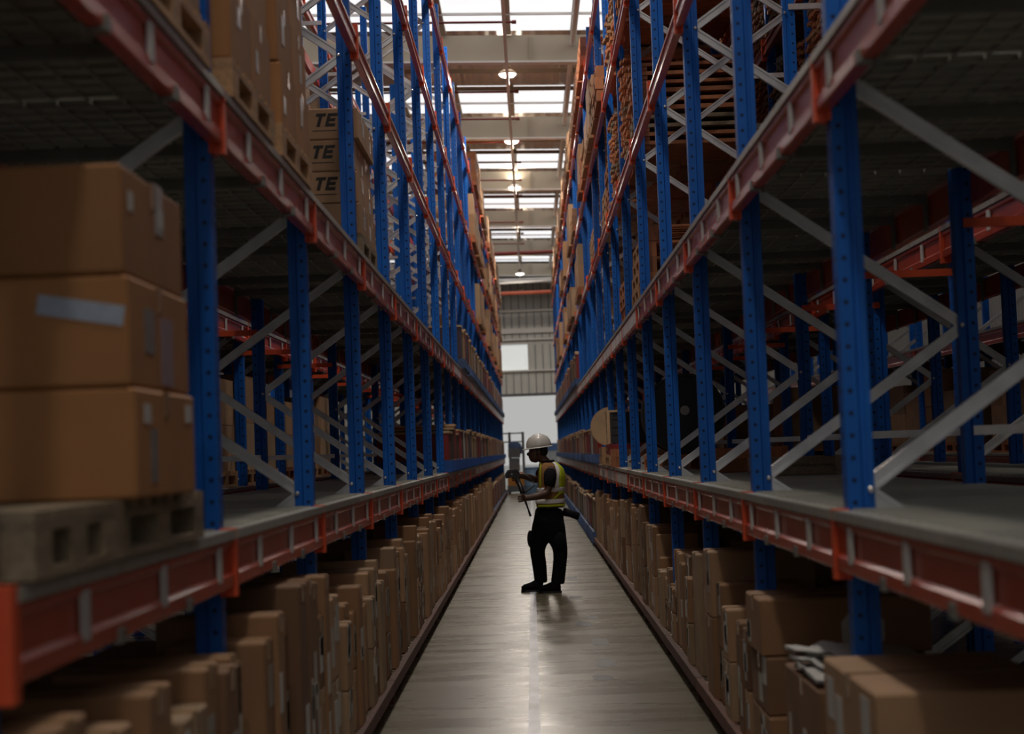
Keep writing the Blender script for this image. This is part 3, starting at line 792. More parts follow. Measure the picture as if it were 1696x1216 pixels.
# pallet stacks on the right middle shelf and in the row behind
pallet_stacks(RR, 1, 'right', 2, [4, 5], ru, 4, 6, 1.12)
for lv_, bs_ in ((2, [2, 3, 4, 5]), (3, [1, 2, 3, 4, 5, 6]), (4, [2, 3, 4, 5, 6]), (5, [3, 4, 5, 6])):
    timber_stacks(1, R2, 'second right', lv_, bs_, ru, 2.67, WOODO)
timber_stacks(1, RR, 'right', 3, [4, 5], ru, 1.08, WOODO)
timber_stacks(1, RR, 'right', 4, [4, 5], ru, 1.08, WOODO)
upper_cartons(R2, 1, 'second right', 3, [7, 8, 9, 10], ru, .9, 1.2, 2.72)
upper_cartons(R2, 1, 'second right', 4, [7, 8, 9], ru, .9, 1.2, 2.72)
timber_stacks(-1, L2, 'second left', 3, [4, 5, 6], ru, 2.70, WOODO)
timber_stacks(-1, L2, 'second left', 4, [3, 5], ru, 2.70, WOODO)
for q_, sd_, wd_ in ((R3, 1, 'third right'), (L3, -1, 'third left')):
    upper_cartons(q_, sd_, wd_, 1, [5, 6, 7, 8], ru, .7, 1.1, 5.83); upper_cartons(q_, sd_, wd_, 0, [5, 7], ru, .7, 1.0, 5.83)
upper_cartons(L2, -1, 'second left', 3, [7, 8, 9], ru, .5, .9, 2.75)
upper_cartons(L2, -1, 'second left', 4, [6, 7, 8, 9], ru, .8, 1.1, 2.75)

upper_cartons(L2, -1, 'second left', 1, [3, 4, 5, 6], ru, .7, .95, 2.75)
upper_cartons(R2, 1, 'second right', 1, [5, 7], ru, .4, .7, 2.72)

# -- near left stacks of equal cartons
def stack(side, xf, depth, y0, n_y, dy, z, layers, dz, ci, desc, group, det=2):
    out = []
    rows = ['bottom', 'second', 'third', 'fourth', 'fifth', 'sixth']
    for l in range(layers):
        for k in range(n_y):
            jit = 0.012 * ((l * 7 + k * 3) % 3 - 1)
            lv = 'top' if l == layers - 1 else rows[l]
            nm = '%s layer%s %s' % (lv, '' if n_y == 1 else (' near' if k == 0 else ' far'), desc)
            o = carton(side, xf + jit, xf + depth + jit, y0 + k * dy, y0 + (k + 1) * dy - 0.008, z + l * dz, z + (l + 1) * dz - 0.004, ci, nm, group, det)
            out.append(o)
    return out
def near_left():
    zL1 = levz(1); zL2 = levz(2)
    pallet(-1, 1.02, 5.20, zL1, 'd', 'pale worn pallet on the lower left shelf carrying the big blurred cartons', None, True)
    pallet(-1, 1.02, 4.21, zL1, 'd', 'empty worn pallet end at the left edge on the lower shelf', None, True, 0.76)
    S = stack(-1, 0.995, 0.62, 4.66, 1, 0.82, zL1 + 0.146, 3, 0.283, 4, 'large brown carton at the left edge of the view', 'big cartons at the left edge')
    S2 = stack(-1, 1.64, 0.5, 4.66, 1, 0.82, zL1 + 0.146, 3, 0.283, 2, 'carton behind the big cartons at the left edge', 'big cartons at the left edge', 1)
    # labels on the middle carton
    mid = S[1]; dx, dy = 0.62, 0.812
    def pl(par, me, lab=None):
        p = obj('paper_label', me, (0, 0, 0), par)
        if lab: p['label'] = lab
    c, s_ = math.cos(-0.17), math.sin(-0.17)
    q = [(-0.11, -0.022), (0.11, -0.022), (0.11, 0.028), (-0.11, 0.028)]
    q = [(x * c - z * s_ + 0.19, x * s_ + z * c + 0.19) for x, z in q]
    pl(mid, MB().prism(q, 'y', -dy / 2 - 0.002, -dy / 2).mesh('label', PAPERB), 'pale blue and white sticker, tilted')
    pl(mid, MB().box(dx / 2, dx / 2 + 0.002, 0.0, 0.16, 0.015, 0.20).mesh('label', PAPERP), 'tall mauve paper sheet')
    pl(S[0], MB().box(dx / 2, dx / 2 + 0.002, -0.30, -0.22, 0.19, 0.24).mesh('label', PAPER))
    pl(S[0], MB().box(dx / 2, dx / 2 + 0.002, 0.27, 0.36, 0.20, 0.25).mesh('label', PAPER))
    pl(S[2], MB().box(dx / 2, dx / 2 + 0.002, 0.05, 0.13, 0.17, 0.22).mesh('label', PAPER))
    pl(S[2], MB().box(dx / 2, dx / 2 + 0.002, -0.32, -0.27, 0.17, 0.22).mesh('label', PAPER))
    # middle shelf, first bay: two pallets of wrapped cartons
    pallet(-1, 1.03, 7.25, zL2, 'w', 'pale pallet on the left middle shelf just behind the first near post', None, True, 1.1)
    stack(-1, 1.05, 0.9, 6.72, 2, 0.53, zL2 + 0.146, 3, 0.30, 4, 'carton of the first stack on the left middle shelf', 'first stack on the left middle shelf')
    pallet(-1, 1.03, 8.60, zL2, 'w', 'pale pallet beneath the second carton stack of the left middle shelf', None, True, 1.1)
    st = stack(-1, 1.05, 0.9, 8.12, 2, 0.53, zL2 + 0.146, 4, 0.285, 4, 'carton of the second stack on the left middle shelf', 'second stack on the left middle shelf')
    pallet(-1, 1.03, 5.62, zL2, 'w', 'pale pallet high at left above the near end of the middle beam', None, True, 1.2)
    stack(-1, 1.06, 0.8, 5.05, 2, 0.55, zL2 + 0.146, 2, 0.30, 0, 'carton high at left on the nearest middle shelf pallet', 'nearest stack on the left middle shelf')
    # lettered cartons in the third bay
    zz = zL2 + 0.146
    pallet(-1, 1.06, 12.83, zL2, 'd', 'dark worn pallet under the cartons lettered TE', None, True, 1.2)
    E = stack(-1, 1.08, 0.9, 12.25, 2, 0.60, zz, 4, 0.212, 1, 'light brown carton of the stack lettered TE', 'lettered cartons on the left middle shelf')
    for k, o in enumerate(E):
        if k % 2 == 0 and k > 0:
            for (ch, x0) in (('T', 0.155), ('E', 0.232)):
                b = MB(); w_, h_, t_ = 0.066, 0.088, 0.021
                parts = [(0, w_, h_ - t_, h_), (w_ / 2 - t_ * .55, w_ / 2 + t_ * .55, 0, h_ - t_)] if ch == 'T' else [(0, t_, 0, h_), (t_, w_, h_ - t_, h_), (t_, w_ * .9, h_ / 2 - t_ / 2, h_ / 2 + t_ / 2), (t_, w_, 0, t_)]
                for (a0, a1, z0_, z1_) in parts: b.box(x0 + a0, x0 + a1, -0.2985, -0.2965, 0.085 + z0_, 0.085 + z1_)
                b.v = [(x + (z - 0.085) * 0.28, y, z) for x, y, z in b.v]
                obj('letter', b.mesh('letter', INK), (0, 0, 0), o)
            u = obj('underline', MB().box(0.15, 0.31, -0.298, -0.296, 0.055, 0.060).mesh('underline', INK), (0, 0, 0), o)
near_left()

# -- right lower shelf: reel, crates, discs
def right_shelf():
    z = levz(1)
    pallet(1, 1.12, 18.1, z, 'o', 'orange-brown pallet under the big black reel', None, True, 1.2)
    r = thing('cable_reel', 'large black reel standing on a pallet on the lower right shelf', 'cable reel', (1.47, 18.1, z + 0.146 + 0.385))
    R_ = 0.385
    fl = MB().lathe([(0.06, 0.0), (R_ - 0.03, 0.0), (R_ - 0.025, -0.012), (R_, -0.012), (R_, 0.03), (0.06, 0.03)], 48, axis='y')
    f1 = fl.mesh('flange', BLACK)
    a = obj('flange', f1, (0, -0.30, 0), r); b_ = obj('flange', f1, (0, 0.28, 0), r)
    co = MB()
    prof = []
    for k in range(22): prof += [(0.315 + (0.012 if k % 2 else 0), -0.27 + k * 0.55 / 21)]
    obj('cable_winding', MB().lathe(prof, 40, axis='y').mesh('winding', mat('black_cable', (0.01, 0.01, 0.011), 0.3), True), (0, 0, 0), r)
    obj('hub_label', MB().lathe([(0.045, -0.318), (0.045, -0.322)], 20, (0.0, 0, 0.03), 'y').mesh('hub_label', PAPER), (0, 0, 0), r)['label'] = 'oval white label at the hub'
    for k in range(6):
        t_ = k * PI / 3
        obj('spoke', MB().bar((0.07 * math.cos(t_), -0.307, 0.07 * math.sin(t_)), (0.34 * math.cos(t_), -0.307, 0.34 * math.sin(t_)), 0.02, 0.025, (0, 1, 0)).mesh('spoke', BLACK), (0, 0, 0), r)
    # boxes beneath and beside
    def wbox(x0, x1, y0, y1, z0, z1, m, lab, name='wooden_crate', cat='crate'):
        t = thing(name, lab, cat, ((x0 + x1) / 2, (y0 + y1) / 2, z0)); dx, dy, dz = x1 - x0, y1 - y0, z1 - z0
        n = max(2, int(dz / 0.09))
        core = obj('crate_core', MB().box(-dx / 2 + .02, dx / 2 - .02, -dy / 2 + .02, dy / 2 - .02, 0.0, dz - 0.01).mesh('core', m), (0, 0, 0), t)
        for k in range(n):
            za = k * dz / n + 0.006; zb = (k + 1) * dz / n - 0.006
            for (yy0, yy1) in ((-dy / 2, -dy / 2 + 0.018), (dy / 2 - 0.018, dy / 2)):
                obj('slat', MB().box(-dx / 2, dx / 2, yy0, yy1, za, zb).mesh('slat', m), (0, 0, 0), t)
            obj('slat', MB().box(-dx / 2, -dx / 2 + 0.018, -dy / 2 + .02, dy / 2 - .02, za, zb).mesh('slat', m), (0, 0, 0), t)
        for x in (-dx / 2, dx / 2 - 0.05):
            obj('corner_batten', MB().box(x, x + 0.05, -dy / 2 - 0.015, -dy / 2, 0, dz).mesh('batten', m), (0, 0, 0), t)
        return t
    # charcoal crate with wooden frame
    z2 = z + 0.146
    pallet(1, 0.98, 24.35, z, 'w', 'pale pallet under the charcoal crate on the lower right shelf', None, False)
    t = wbox(1.00, 1.50, 23.95, 24.75, z2 + 0.14, z2 + 0.54, CRATEC[5], 'charcoal slatted crate with pale wood rim beside the black reel')
    obj('crate_rim', MB().box(-0.27, 0.27, -0.43, 0.43, 0.40, 0.425).box(-0.275, -0.235, -0.43, -0.415, 0, 0.40).mesh('rim', PLY), (0, 0, 0), t)
    wbox(0.99, 1.55, 23.85, 24.85, z2, z2 + 0.139, CRATEC[0], 'flat maroon crate under the charcoal crate')
    wbox(0.98, 1.40, 22.75, 23.3, z, z + 0.22, WOODO, 'small orange-brown slatted crate on the lower right shelf')
    wbox(1.50, 1.95, 22.75, 23.4, z, z + 0.26, WOOD, 'pale slatted crate behind the small orange-brown crate')
    wbox(1.45, 2.05, 15.0, 15.7, z, z + 0.20, WOODO, 'low brown slatted crate right of the reel pallet')
    wbox(1.55, 2.1, 12.7, 13.5, z, z + 0.13, WOODD, 'flat weathered slatted crate on the lower right shelf behind the braces')
    d = thing('reel_disc', 'round plywood reel flange standing behind the charcoal crate', 'reel', (1.14, 26.4, z + 0.252 + 0.28))
    wbox(0.98, 1.55, 26.1, 27.2, z, z + 0.25, WOOD, 'low pale slatted crate under the round plywood reel flange')
    obj('flange', MB().lathe([(0.05, 0), (0.25, 0), (0.28, 0.0), (0.28, 0.03), (0.05, 0.03)], 40, axis='y').mesh('flange', PLY), (0, 0, 0), d)
    obj('flange', MB().lathe([(0.05, 0), (0.28, 0.0), (0.28, 0.03), (0.05, 0.03)], 40, axis='y').mesh('flange', PLY), (0, 0.4, 0), d)
    obj('core', MB().lathe([(0.16, 0.02), (0.16, 0.41)], 24, axis='y').mesh('core', PLY, True), (0, 0, 0), d)
    # a sagging black cable loop line of beads over the reel
right_shelf()

for kind, ms, nm, lb in (('carton', CARD, 'cartons', 'distant brown cartons packed along both racks towards the end of the aisle'), ('crate', CRATEC + [PLY], 'crates', 'distant wood-rimmed crates lined up on both racks near the end of the aisle'),
                      ('pallet', [WOOD, WOODD, WOODO], 'pallets', 'distant wooden pallets under and between the goods along both racks')):
    me = BUCK[kind].mesh(nm, None)
    for m_ in ms: me.materials.append(m_)
    me.polygons.foreach_set('material_index', BIDX[kind])
    tag(obj(nm, me), lb, kind, None, 'stuff')

# ------------------------------------------------------------------ aisle floor marks
def marks():
    tag(obj('floor_line', MB().box(-0.075, -0.005, 3, 78, 0.0, 0.0015).mesh('line', mat('pale_floor_line', (0.50, 0.52, 0.60), 0.35, 0, 0.4, 5, stretch=(1, 0.4, 1)))),  # pale line of uneven tone along the aisle floor
        'pale line down the middle of the aisle floor', 'floor line')
    dk = mat('dark_tyre_rubber_mark', (0.055, 0.055, 0.06), 0.5, 0, 0.3, 9)
    rr = random.Random(4); k = 0
    for y in (13.2, 14.1, 15.6, 17.3, 17.9, 20.4, 22.6, 23.4, 27.0, 28.2, 33.5, 35.0):
        x = 0.47 + rr.uniform(-0.05, 0.05); L_ = rr.uniform(0.3, 0.75); n = 14
        pts = []
        for a in range(n):
            t = 2 * PI * a / n; r = rr.uniform(0.72, 1.0)
            pts.append((x + 0.085 * r * math.copysign(abs(math.cos(t)) ** 0.6, math.cos(t)), y + L_ / 2 * r * math.copysign(abs(math.sin(t)) ** 0.6, math.sin(t))))
        tag(obj('tyre_mark', MB().prism(pts, 'z', 0, 0.001).mesh('mark', dk)), 'dark rubber patch, %s from the camera along the right of the aisle' % ORD[k], 'tyre mark', 'dark tyre marks on the aisle floor'); k += 1
marks()

# ------------------------------------------------------------------ far end of the aisle
def far_end():
    YEL = mat('orange_yellow_paint', (0.55, 0.22, 0.035), 0.5); GR = mat('mid_grey_paint', (0.16, 0.17, 0.18), 0.5)
    t = thing('lift_truck', 'orange-yellow lift truck with grey mast frame at the left end of the aisle', 'lift truck', (-0.58, 72.0, 0))
    obj('truck_body', MB().prism([(-0.36, 0.1), (0.36, 0.1), (0.36, 0.62), (0.26, 0.80), (-0.28, 0.84), (-0.36, 0.7)], 'y', -0.5, 0.6).mesh('truck_body', YEL), (0, 0, 0), t)
    obj('bumper', MB().box(-0.38, 0.38, -0.56, -0.5, 0.06, 0.3).mesh('bumper', GR), (0, 0, 0), t)
    for (x, y) in ((-0.3, -0.35), (0.3, -0.35), (-0.3, 0.45), (0.3, 0.45)):
        obj('wheel', MB().lathe([(0.05, -0.05), (0.12, -0.05), (0.12, 0.05), (0.05, 0.05)], 20, (x, y, 0.12), 'x').mesh('wheel', BLACK), (0, 0, 0), t)
    for x in (-0.30, 0.22):
        m_ = obj('mast_post', MB().box(x, x + 0.1, 0.62, 0.74, 0.1, 2.35).mesh('mast_post', GR), (0, 0, 0), t)
    for z in (2.28, 1.95): obj('mast_crossbar', MB().box(-0.5, 0.3, 0.64, 0.7, z, z + 0.05).mesh('crossbar', GR), (0, 0, 0), t)
    obj('operator_seat', MB().box(-0.28, 0.12, 0.1, 0.5, 0.84, 1.15).box(-0.28, 0.12, 0.4, 0.5, 1.15, 1.35).mesh('seat', GR), (0, 0, 0), t)
    obj('control_panel', MB().box(-0.32, 0.15, 0.5, 0.62, 1.36, 1.72).mesh('panel', GR), (0, 0, 0), t)
    b = thing('jacket', 'blue cloth bundle hanging on the lift truck frame', 'jacket', (-0.66, 72.6, 1.62))
    rg = []
    for (z, rx, ry) in ((0, .16, .05), (0.08, .22, .07), (0.2, .24, .08), (0.3, .22, .07), (0.36, .12, .05)):
        rg.append([(rx * math.cos(a * PI / 6), ry * math.sin(a * PI / 6), z) for a in range(12)])
    obj('jacket_body', MB().loft(rg).mesh('jacket', mat('denim_blue_cloth', (0.11, 0.17, 0.33), 0.8), True), (0, 0, 0), b)
    obj('jacket_sleeve', MB().tube([(0.2, 0, 0.28), (0.26, 0, 0.1), (0.24, 0, -0.12)], [0.06, 0.06, 0.05], 8).mesh('sleeve', MATS['denim_blue_cloth'], True), (0, 0, 0), b)
    # light blue drum
    d = thing('drum', 'light blue drum on the floor at the end of the aisle, behind the worker', 'drum', (0.02, 70.0, 0))
    LB = mat('light_blue_plastic', (0.20, 0.33, 0.52), 0.45)
    obj('drum_body', MB().lathe([(0.30, 0), (0.32, 0.03), (0.32, 0.3), (0.335, 0.32), (0.32, 0.34), (0.32, 0.62), (0.335, 0.64), (0.32, 0.66), (0.31, 0.96)], 28).mesh('drum', LB, True), (0, 0, 0), d)
    obj('drum_lid', MB().lathe([(0.33, 0.95), (0.335, 0.98), (0.28, 1.0), (0.05, 1.0)], 28).mesh('lid', LB, True), (0, 0, 0), d)
    # outdoor blue bins
    for k, (x, y, w_, h, lb) in enumerate(((1.0, 88.0, 0.9, 1.95, 'blue storage bin outside the door, left of two beside the right rack end'), (2.0, 89.5, 0.8, 1.9, 'blue storage bin outside the door, right of two'))):
        c = thing('storage_bin', lb, 'bin', (x, y, -0.02))
        obj('bin_body', MB().box(-w_ / 2, w_ / 2, -0.4, 0.4, 0.1, h - 0.35).mesh('bin_body', mat('pale_grey_plastic', (0.35, 0.36, 0.38), 0.6)), (0, 0, 0), c)
        obj('bin_lid', MB().prism([(-w_ / 2 - 0.04, h - 0.35), (w_ / 2 + 0.04, h - 0.35), (w_ / 2, h), (-w_ / 2, h)], 'y', -0.44, 0.44).mesh('bin_lid', mat('mid_blue_plastic', (0.07, 0.14, 0.34), 0.5)), (0, 0, 0), c)
        for xx in (-w_ / 2 + 0.05, w_ / 2 - 0.05):
            obj('wheel', MB().lathe([(0.02, -0.03), (0.06, -0.03), (0.06, 0.03), (0.02, 0.03)], 14, (xx, -0.3, 0.06), 'x').mesh('wheel', BLACK), (0, 0, 0), c)
            obj('wheel', MB().lathe([(0.02, -0.03), (0.06, -0.03), (0.06, 0.03), (0.02, 0.03)], 14, (xx, 0.3, 0.06), 'x').mesh('wheel', BLACK), (0, 0, 0), c)
far_end()

# ------------------------------------------------------------------ the worker
def skin(name, chains, m, parent, sub=2):
    """chains: list of [(x,y,z,r), ...]; chains that start at a shared point join there"""
    me = bpy.data.meshes.new(name); vs = []; es = []; rr = []; idx = {}
    for ch in chains:
        prev = None
        for (x, y, z, r) in ch:
            k = (round(x, 3), round(y, 3), round(z, 3))
            if k not in idx: idx[k] = len(vs); vs.append((x, y, z)); rr.append(r)
            i = idx[k]
            if prev is not None: es.append((prev, i))
            prev = i
    me.from_pydata(vs, es, []); me.materials.append(m)
    o = obj(name, me, (0, 0, 0), parent)
    md = o.modifiers.new('skin', 'SKIN'); md.use_smooth_shade = True
    for i, v in enumerate(me.skin_vertices[0].data):
        q = rr[i]; v.radius = q if isinstance(q, tuple) else (q, q); v.use_root = (i == 0)
    smooth_mod(o, sub)
    return o
def person():
    P = thing('person', 'worker in white helmet and yellow vest standing in the aisle reading a handheld scanner', 'person', (0.15, 21.3, 0))
    ox, oy = 0.15, 21.3
    def w(x, y, z, r): return (x - ox, y - oy, z, r)
    SK = mat('dark_brown_skin', (0.085, 0.038, 0.022), 0.5, 0, 0.08, 10)
    PANT = mat('black_work_cloth', (0.008, 0.008, 0.010), 0.9, 0, 0.2, 20, 0.3, spec=0.15)
    SHIRT = mat('charcoal_shirt', (0.010, 0.010, 0.012), 0.9, 0, 0.15, 20, 0.2, spec=0.15)
    ORG = mat('tan_orange_vest_mesh', (0.34, 0.16, 0.05), 0.8, 0, 0.2, 30, 0.2)
    LIME = mat('lime_yellow_vest', (0.50, 0.58, 0.02), 0.7)
    SILV = mat('silver_reflective_tape', (0.85, 0.85, 0.86), 0.4, 0.0)
    HELM = mat('white_helmet_shell', (0.62, 0.61, 0.57), 0.35, 0, 0.03, 5, coat=0.4)
    pel = w(.17, 21.3, .93, .10); ch = w(.205, 21.3, 1.30, .13)
    hd = w(.075, 21.3, 1.60, .088)
    LE = w(.16, 21.05, 1.12, .050); LW = w(-.065, 21.0, 1.075, .034); LP = w(-.105, 21.0, 1.07, .032)
    RE = w(.045, 21.46, 1.26, .048); RW = w(-.13, 21.28, 1.325, .032); RP = w(-.17, 21.24, 1.31, .032)
    body = skin('body', [
        [pel, w(.18, 21.3, 1.1, .10), ch, w(.185, 21.3, 1.43, .07), w(.125, 21.3, 1.50, .052), w(.09, 21.3, 1.545, .075), hd, w(.085, 21.3, 1.68, .085)],
        [ch, w(.215, 21.12, 1.375, .065), w(.19, 21.07, 1.25, .05), LE, w(.05, 21.0, 1.09, .046), LW, LP],
        [ch, w(.15, 21.47, 1.375, .065), RE, w(-.04, 21.36, 1.30, .043), RW, RP],
        [pel, w(.235, 21.2, .78, .07), w(.28, 21.17, .50, .055), w(.235, 21.15, .12, .04), w(.19, 21.13, .05, .035)],
        [pel, w(.09, 21.4, .78, .07), w(.022, 21.43, .50, .055), w(.035, 21.45, .12, .04), w(-.02, 21.44, .05, .035)]], SK, P)
    # fingers: each its own chain rooted in the palm, curled round the grip
    for (hx, hy, hz, sgn, nm) in ((-.105, 21.0, 1.07, -1, 'left'), (-.17, 21.24, 1.31, -1, 'right')):
        for k in range(4):
            dz = 0.03 - 0.02 * k; l = (0.9, 1.0, 0.95, 0.75)[k]
            skin('finger', [[w(hx + .005, hy, hz + dz * .7, .0095), w(hx - .035, hy - .012, hz + dz, .0092), w(hx - .035 - .03 * l, hy + .012, hz + dz - .004, .0085), w(hx - .03 - .018 * l, hy + .036, hz + dz - .006, .0075)]], SK, P, 1)
        skin('thumb', [[w(hx + .015, hy - .01, hz + .02, .011), w(hx - .01, hy - .034, hz + .04, .0105), w(hx - .035, hy - .034, hz + .052, .0085)]], SK, P, 1)
    # head: jaw/face forms, facing down the -x direction
    def ell(name, c, r, m, par=P, n=16, rot=None):
        b = MB(); rings = []
        for i in range(1, 10):
            t = PI * i / 10; rings.append([(r[0] * math.sin(t) * math.cos(2 * PI * k / n), r[1] * math.sin(t) * math.sin(2 * PI * k / n), -r[2] * math.cos(t)) for k in range(n)])
        o = obj(name, b.loft(rings).mesh(name, m, True), (c[0] - ox, c[1] - oy, c[2]), par)
        if rot: o.rotation_euler = rot
        return o
    ell('face', (.048, 21.295, 1.575), (.082, .072, .115), SK, rot=(0, 0.25, 0.1))
    ell('nose', (-.032, 21.29, 1.565), (.022, .015, .022), SK)
    ell('ear', (.085, 21.222, 1.585), (.018, .010, .030), SK); ell('ear', (.085, 21.37, 1.585), (.018, .010, .030), SK)
    EW = mat('eye_white', (0.4, 0.4, 0.38), 0.3)
    for y in (21.262, 21.325): ell('eye', (-.018, y, 1.592), (.010, .013, .010), EW)
    ell('mouth', (-.020, 21.29, 1.525), (.012, .024, .007), mat('lip', (0.09, 0.03, 0.025), 0.5))
    ell('hair', (.115, 21.3, 1.60), (.075, .082, .085), mat('black_hair', (0.006, 0.005, 0.005), 0.8))
    # helmet
    hs = MB()
    prof = [(0.128, 0.0), (0.127, 0.03), (0.118, 0.075), (0.095, 0.115), (0.06, 0.138), (0.02, 0.147)]
    rg = [[(r * 1.14 * math.cos(2 * PI * k / 28), r * 0.95 * math.sin(2 * PI * k / 28), z) for k in range(28)] for r, z in prof]
    hl = obj('helmet', hs.loft(rg).mesh('helmet', HELM, True), (.088 - ox, 0, 1.638), P); hl.rotation_euler = (0.0, -0.10, 0)
    br = []
    for (sc_, z) in ((1.0, 0.004), (1.10, -0.004), (1.10, -0.010), (1.0, -0.004)):
        br.append([((0.146 * sc_ + (0.032 * sc_ if math.cos(2 * PI * k / 28) < -0.3 else 0)) * math.cos(2 * PI * k / 28), 0.122 * sc_ * math.sin(2 * PI * k / 28), z) for k in range(28)])
    obj('helmet_brim', MB().loft(br).mesh('brim', HELM, True), (0, 0, 0), hl)
    obj('helmet_ridge', MB().tube([(-0.10, 0, 0.092), (-0.04, 0, 0.14), (0.03, 0, 0.145), (0.10, 0, 0.09)], 0.012, 8).mesh('ridge', HELM, True), (0, 0, 0), hl)
    obj('chin_strap', MB().tube([(.075 - ox, -0.088, 1.64), (.06 - ox, -0.082, 1.56), (.03 - ox, -0.03, 1.475), (.03 - ox, 0.03, 1.475), (.06 - ox, 0.082, 1.56), (.075 - ox, .088, 1.64)], 0.006, 6).mesh('strap', BLACK), (0, 0, 0), P)
    # torso clothes: rings turned so the back shows a little
    yaw = math.radians(-20)
    def tor(z, cx, a, b_, grow=0.0, n=32):
        pts = []
        for k in range(n):
            t = 2 * PI * k / n; u = (a + grow) * math.cos(t); v = (b_ + grow) * math.sin(t)
            pts.append((cx - ox + u * math.cos(yaw) - v * math.sin(yaw), u * math.sin(yaw) + v * math.cos(yaw), z))
        return pts
    prof = [(.955, .195, .150, .185), (1.02, .195, .150, .185), (1.12, .203, .140, .185), (1.22, .215, .142, .195), (1.32, .218, .140, .20), (1.39, .212, .125, .19), (1.435, .195, .105, .145), (1.475, .168, .075, .085)]
    obj('shirt', MB().loft([tor(*p, grow=-0.012) for p in prof]).mesh('shirt', SHIRT, True), (0, 0, 0), P)
    import bisect
    def at(z):
        z = min(max(z, prof[0][0]), prof[-1][0])
        for i in range(len(prof) - 1):
            if prof[i][0] <= z <= prof[i + 1][0]:
                t = (z - prof[i][0]) / (prof[i + 1][0] - prof[i][0])
                return (z,) + tuple(prof[i][j] * (1 - t) + prof[i + 1][j] * t for j in (1, 2, 3))
        return prof[-1]
    def shell(name, z0, z1, grow, m, ang=None, nz=8, lab=None):
        """closed shell over a z range, or an angular panel of it"""
        zs = [z0 + (z1 - z0) * k / nz for k in range(nz + 1)]
        b = MB()
        if ang is None: b.loft([tor(*at(z), grow=grow) for z in zs])
        else:
            n = 14
            def row(z, g, a0, a1):
                _, cx, a, b_ = at(z); out = []
                for k in range(n + 1):
                    t = a0 + (a1 - a0) * k / n; u = (a + g) * math.cos(t); v = (b_ + g) * math.sin(t)
                    out.append((cx - ox + u * math.cos(yaw) - v * math.sin(yaw), u * math.sin(yaw) + v * math.cos(yaw), z))
                return out
            rings = []
            for z in zs:
                a0, a1 = ang(z); rings.append(row(z, grow, a0, a1) + row(z, grow - 0.008, a0, a1)[::-1])
            b.loft(rings)
        o = obj(name, b.mesh(name, m, True), (0, 0, 0), P)
        if lab: o['label'] = lab
        return o
    # angles: 0 = back (+x), pi = front, -pi/2 = near side
    shell('vest', .965, 1.46, 0.006, ORG)
    shell('vest_panel', 1.10, 1.465, 0.012, LIME, lambda z: (math.radians(-30 + 20 * max(0, z - 1.3) / .16), math.radians(60)), 10, 'lime yellow back panel')
    shell('vest_panel', .965, .99, 0.013, LIME, lambda z: (math.radians(-125), math.radians(20)), 3, 'lime yellow hem strip')
    shell('reflective_band', 1.0, 1.05, 0.016, SILV, lambda z: (math.radians(-150), math.radians(150)), 3)
    shell('reflective_band', 1.13, 1.18, 0.016, SILV, lambda z: (math.radians(-150), math.radians(150)), 3)
    shell('reflective_band', 1.18, 1.465, 0.017, SILV, lambda z: (math.radians(-50 + 20 * max(0, z - 1.3) / .16), math.radians(-33 + 20 * max(0, z - 1.3) / .16)), 8, 'silver shoulder strip')
    shell('vest_trim', 1.05, 1.13, 0.014, LIME, lambda z: (math.radians(-62 + (z - 1.05) * 500), math.radians(-50 + (z - 1.05) * 500)), 4)
    shell('vest_trim', 1.18, 1.465, 0.015, LIME, lambda z: (math.radians(-122), math.radians(-112)), 8)
    obj('collar', MB().tube([(.175 - ox + .07 * math.cos(t) , .075 * math.sin(t), 1.468 + 0.01 * math.cos(t)) for t in [2 * PI * k / 16 for k in range(17)]], 0.016, 8).mesh('collar', SHIRT, True), (0, 0, 0), P)
    skin('sleeve', [[w(.212, 21.13, 1.40, .085), w(.20, 21.07, 1.29, .078), w(.178, 21.055, 1.165, .068)]], SHIRT, P)
    skin('sleeve', [[w(.15, 21.45, 1.40, .08), w(.10, 21.47, 1.33, .07), w(.07, 21.47, 1.29, .062)]], mat('maroon_shirt_cloth', (0.03, 0.012, 0.014), 0.8), P)  # far sleeve in a dark maroon cloth
    # trousers
    skin('trousers', [
        [w(.185, 21.3, .97, (.155, .175)), w(.175, 21.3, .88, (.175, .18)), w(.165, 21.3, .80, (.165, .17))],
        [w(.165, 21.3, .80, (.165, .17)), w(.255, 21.2, .66, .112), w(.290, 21.17, .48, .086), w(.272, 21.16, .30, .08), w(.243, 21.15, .12, .082), w(.243, 21.15, .09, .082)],
        [w(.165, 21.3, .80, (.165, .17)), w(.068, 21.4, .66, .118), w(.022, 21.43, .48, .090), w(.045, 21.44, .30, .086), w(.055, 21.45, .12, .078), w(.055, 21.45, .09, .078)]], PANT, P)
    ell('trouser_pocket', (.285, 21.06, .58), (.06, .03, .10), PANT); ell('trouser_pocket', (-.045, 21.4, .60), (.04, .07, .10), PANT)
    obj('belt', MB().loft([tor(*at(z), grow=0.004) for z in (.955, .965)]).mesh('belt', BLACK), (0, 0, -0.006), P)
    pc = obj('belt_pouch', MB().tube([(.34 - ox, 0.0, .90), (.42 - ox, -0.02, .875), (.50 - ox, -0.03, .845), (.515 - ox, -0.03, .84)], [0.05, 0.042, 0.045, 0.035], 10).mesh('pouch', PANT, True), (0, 0, 0), P)
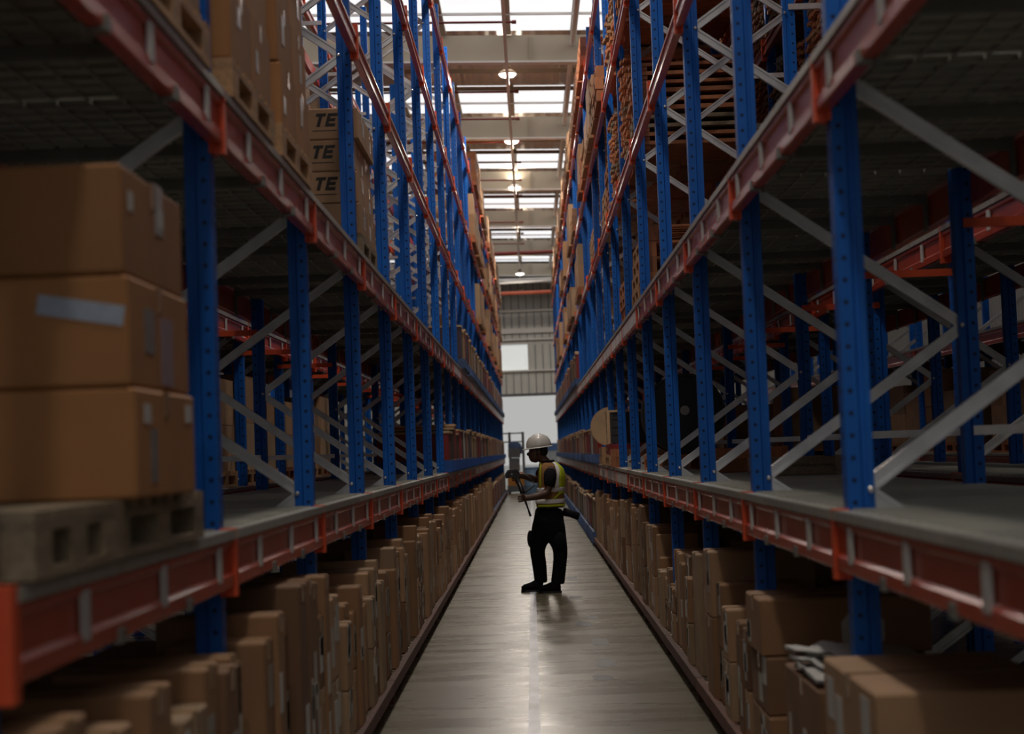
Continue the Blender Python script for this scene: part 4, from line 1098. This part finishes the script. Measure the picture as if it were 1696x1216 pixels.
    # boots
    for (x, y) in ((.19, 21.14), (-.005, 21.44)):
        rings = []
        for (d, ww, h, z) in ((.085, .032, .09, 0), (.06, .045, .13, 0), (.0, .046, .12, 0), (-.07, .048, .085, 0), (-.13, .047, .07, 0), (-.165, .03, .045, 0)):
            rings.append([(x - ox + d, y - oy + ww * math.cos(2 * PI * k / 14), 0.018 + h / 2 + h / 2 * math.sin(2 * PI * k / 14)) for k in range(14)])
        bo = obj('boot', MB().loft(rings).mesh('boot', PANT, True), (0, 0, 0), P)
        so = [(x - ox + a_, y - oy + b_) for a_, b_ in ((.095, -.035), (.095, .035), (0, .047), (-.12, .052), (-.17, .03), (-.17, -.03), (-.12, -.052), (0, -.047))]
        obj('boot_sole', MB().prism(so, 'z', 0.0, 0.024).mesh('sole', BLACK), (0, 0, 0), bo)
    # scanner
    S = thing('handheld_scanner', 'black handheld scanner on a short pole held by the worker', 'scanner', (-0.19, 21.2, 1.30))
    obj('scanner_head', MB().prism([(-0.115, 0.045), (-0.10, 0.075), (0.035, 0.085), (0.05, 0.06), (0.04, -0.015), (-0.005, -0.02), (-0.02, 0.01), (-0.11, 0.0)], 'y', -0.04, 0.04).mesh('scanner_head', BLACK), (0, 0, 0), S)
    obj('bezel', MB().bar((-0.095, 0, 0.083), (0.03, 0, 0.092), 0.086, 0.012).mesh('bezel', BLACK), (0, 0, 0), S)
    obj('screen', MB().bar((-0.085, 0, 0.091), (0.02, 0, 0.099), 0.068, 0.004).mesh('screen', mat('dark_screen_glass', (0.03, 0.035, 0.05), 0.08)), (0, 0, 0), S)
    obj('scan_window', MB().box(-0.122, -0.114, -0.028, 0.028, 0.012, 0.042).mesh('scan_window', mat('grey_lens', (0.2, 0.22, 0.26), 0.1)), (0, 0, 0), S)
    obj('side_button', MB().lathe([(0.012, -0.041), (0.012, -0.046), (0.006, -0.048)], 10, (-0.04, 0, 0.045), 'y').mesh('button', mat('grey_lens', (0.2, 0.2, 0.2))), (0, 0, 0), S)
    obj('trigger', MB().box(-0.012, 0.0, -0.01, 0.01, -0.05, -0.015).mesh('trigger', REDC), (0, 0, 0), S)
    obj('grip', MB().tube([(0.02, -0.01, -0.02), (0.05, -0.07, -0.09), (0.075, -0.15, -0.17)], [0.03, 0.026, 0.028], 10).mesh('grip', BLACK, True), (0, 0, 0), S)
    obj('pole', MB().tube([(0.07, -0.14, -0.15), (0.10, -0.19, -0.25), (0.155, -0.20, -0.43)], 0.014, 10).mesh('pole', BLACK, True), (0, 0, 0), S)
    obj('wrist_strap', MB().tube([(0.05, 0, 0.04), (0.12, -0.04, 0.03), (0.19, -0.05, -0.03), (0.21, -0.06, -0.09), (0.15, -0.1, -0.13), (0.09, -0.14, -0.17)], 0.008, 6).mesh('strap', BLACK, True), (0, 0, 0), S)
person()
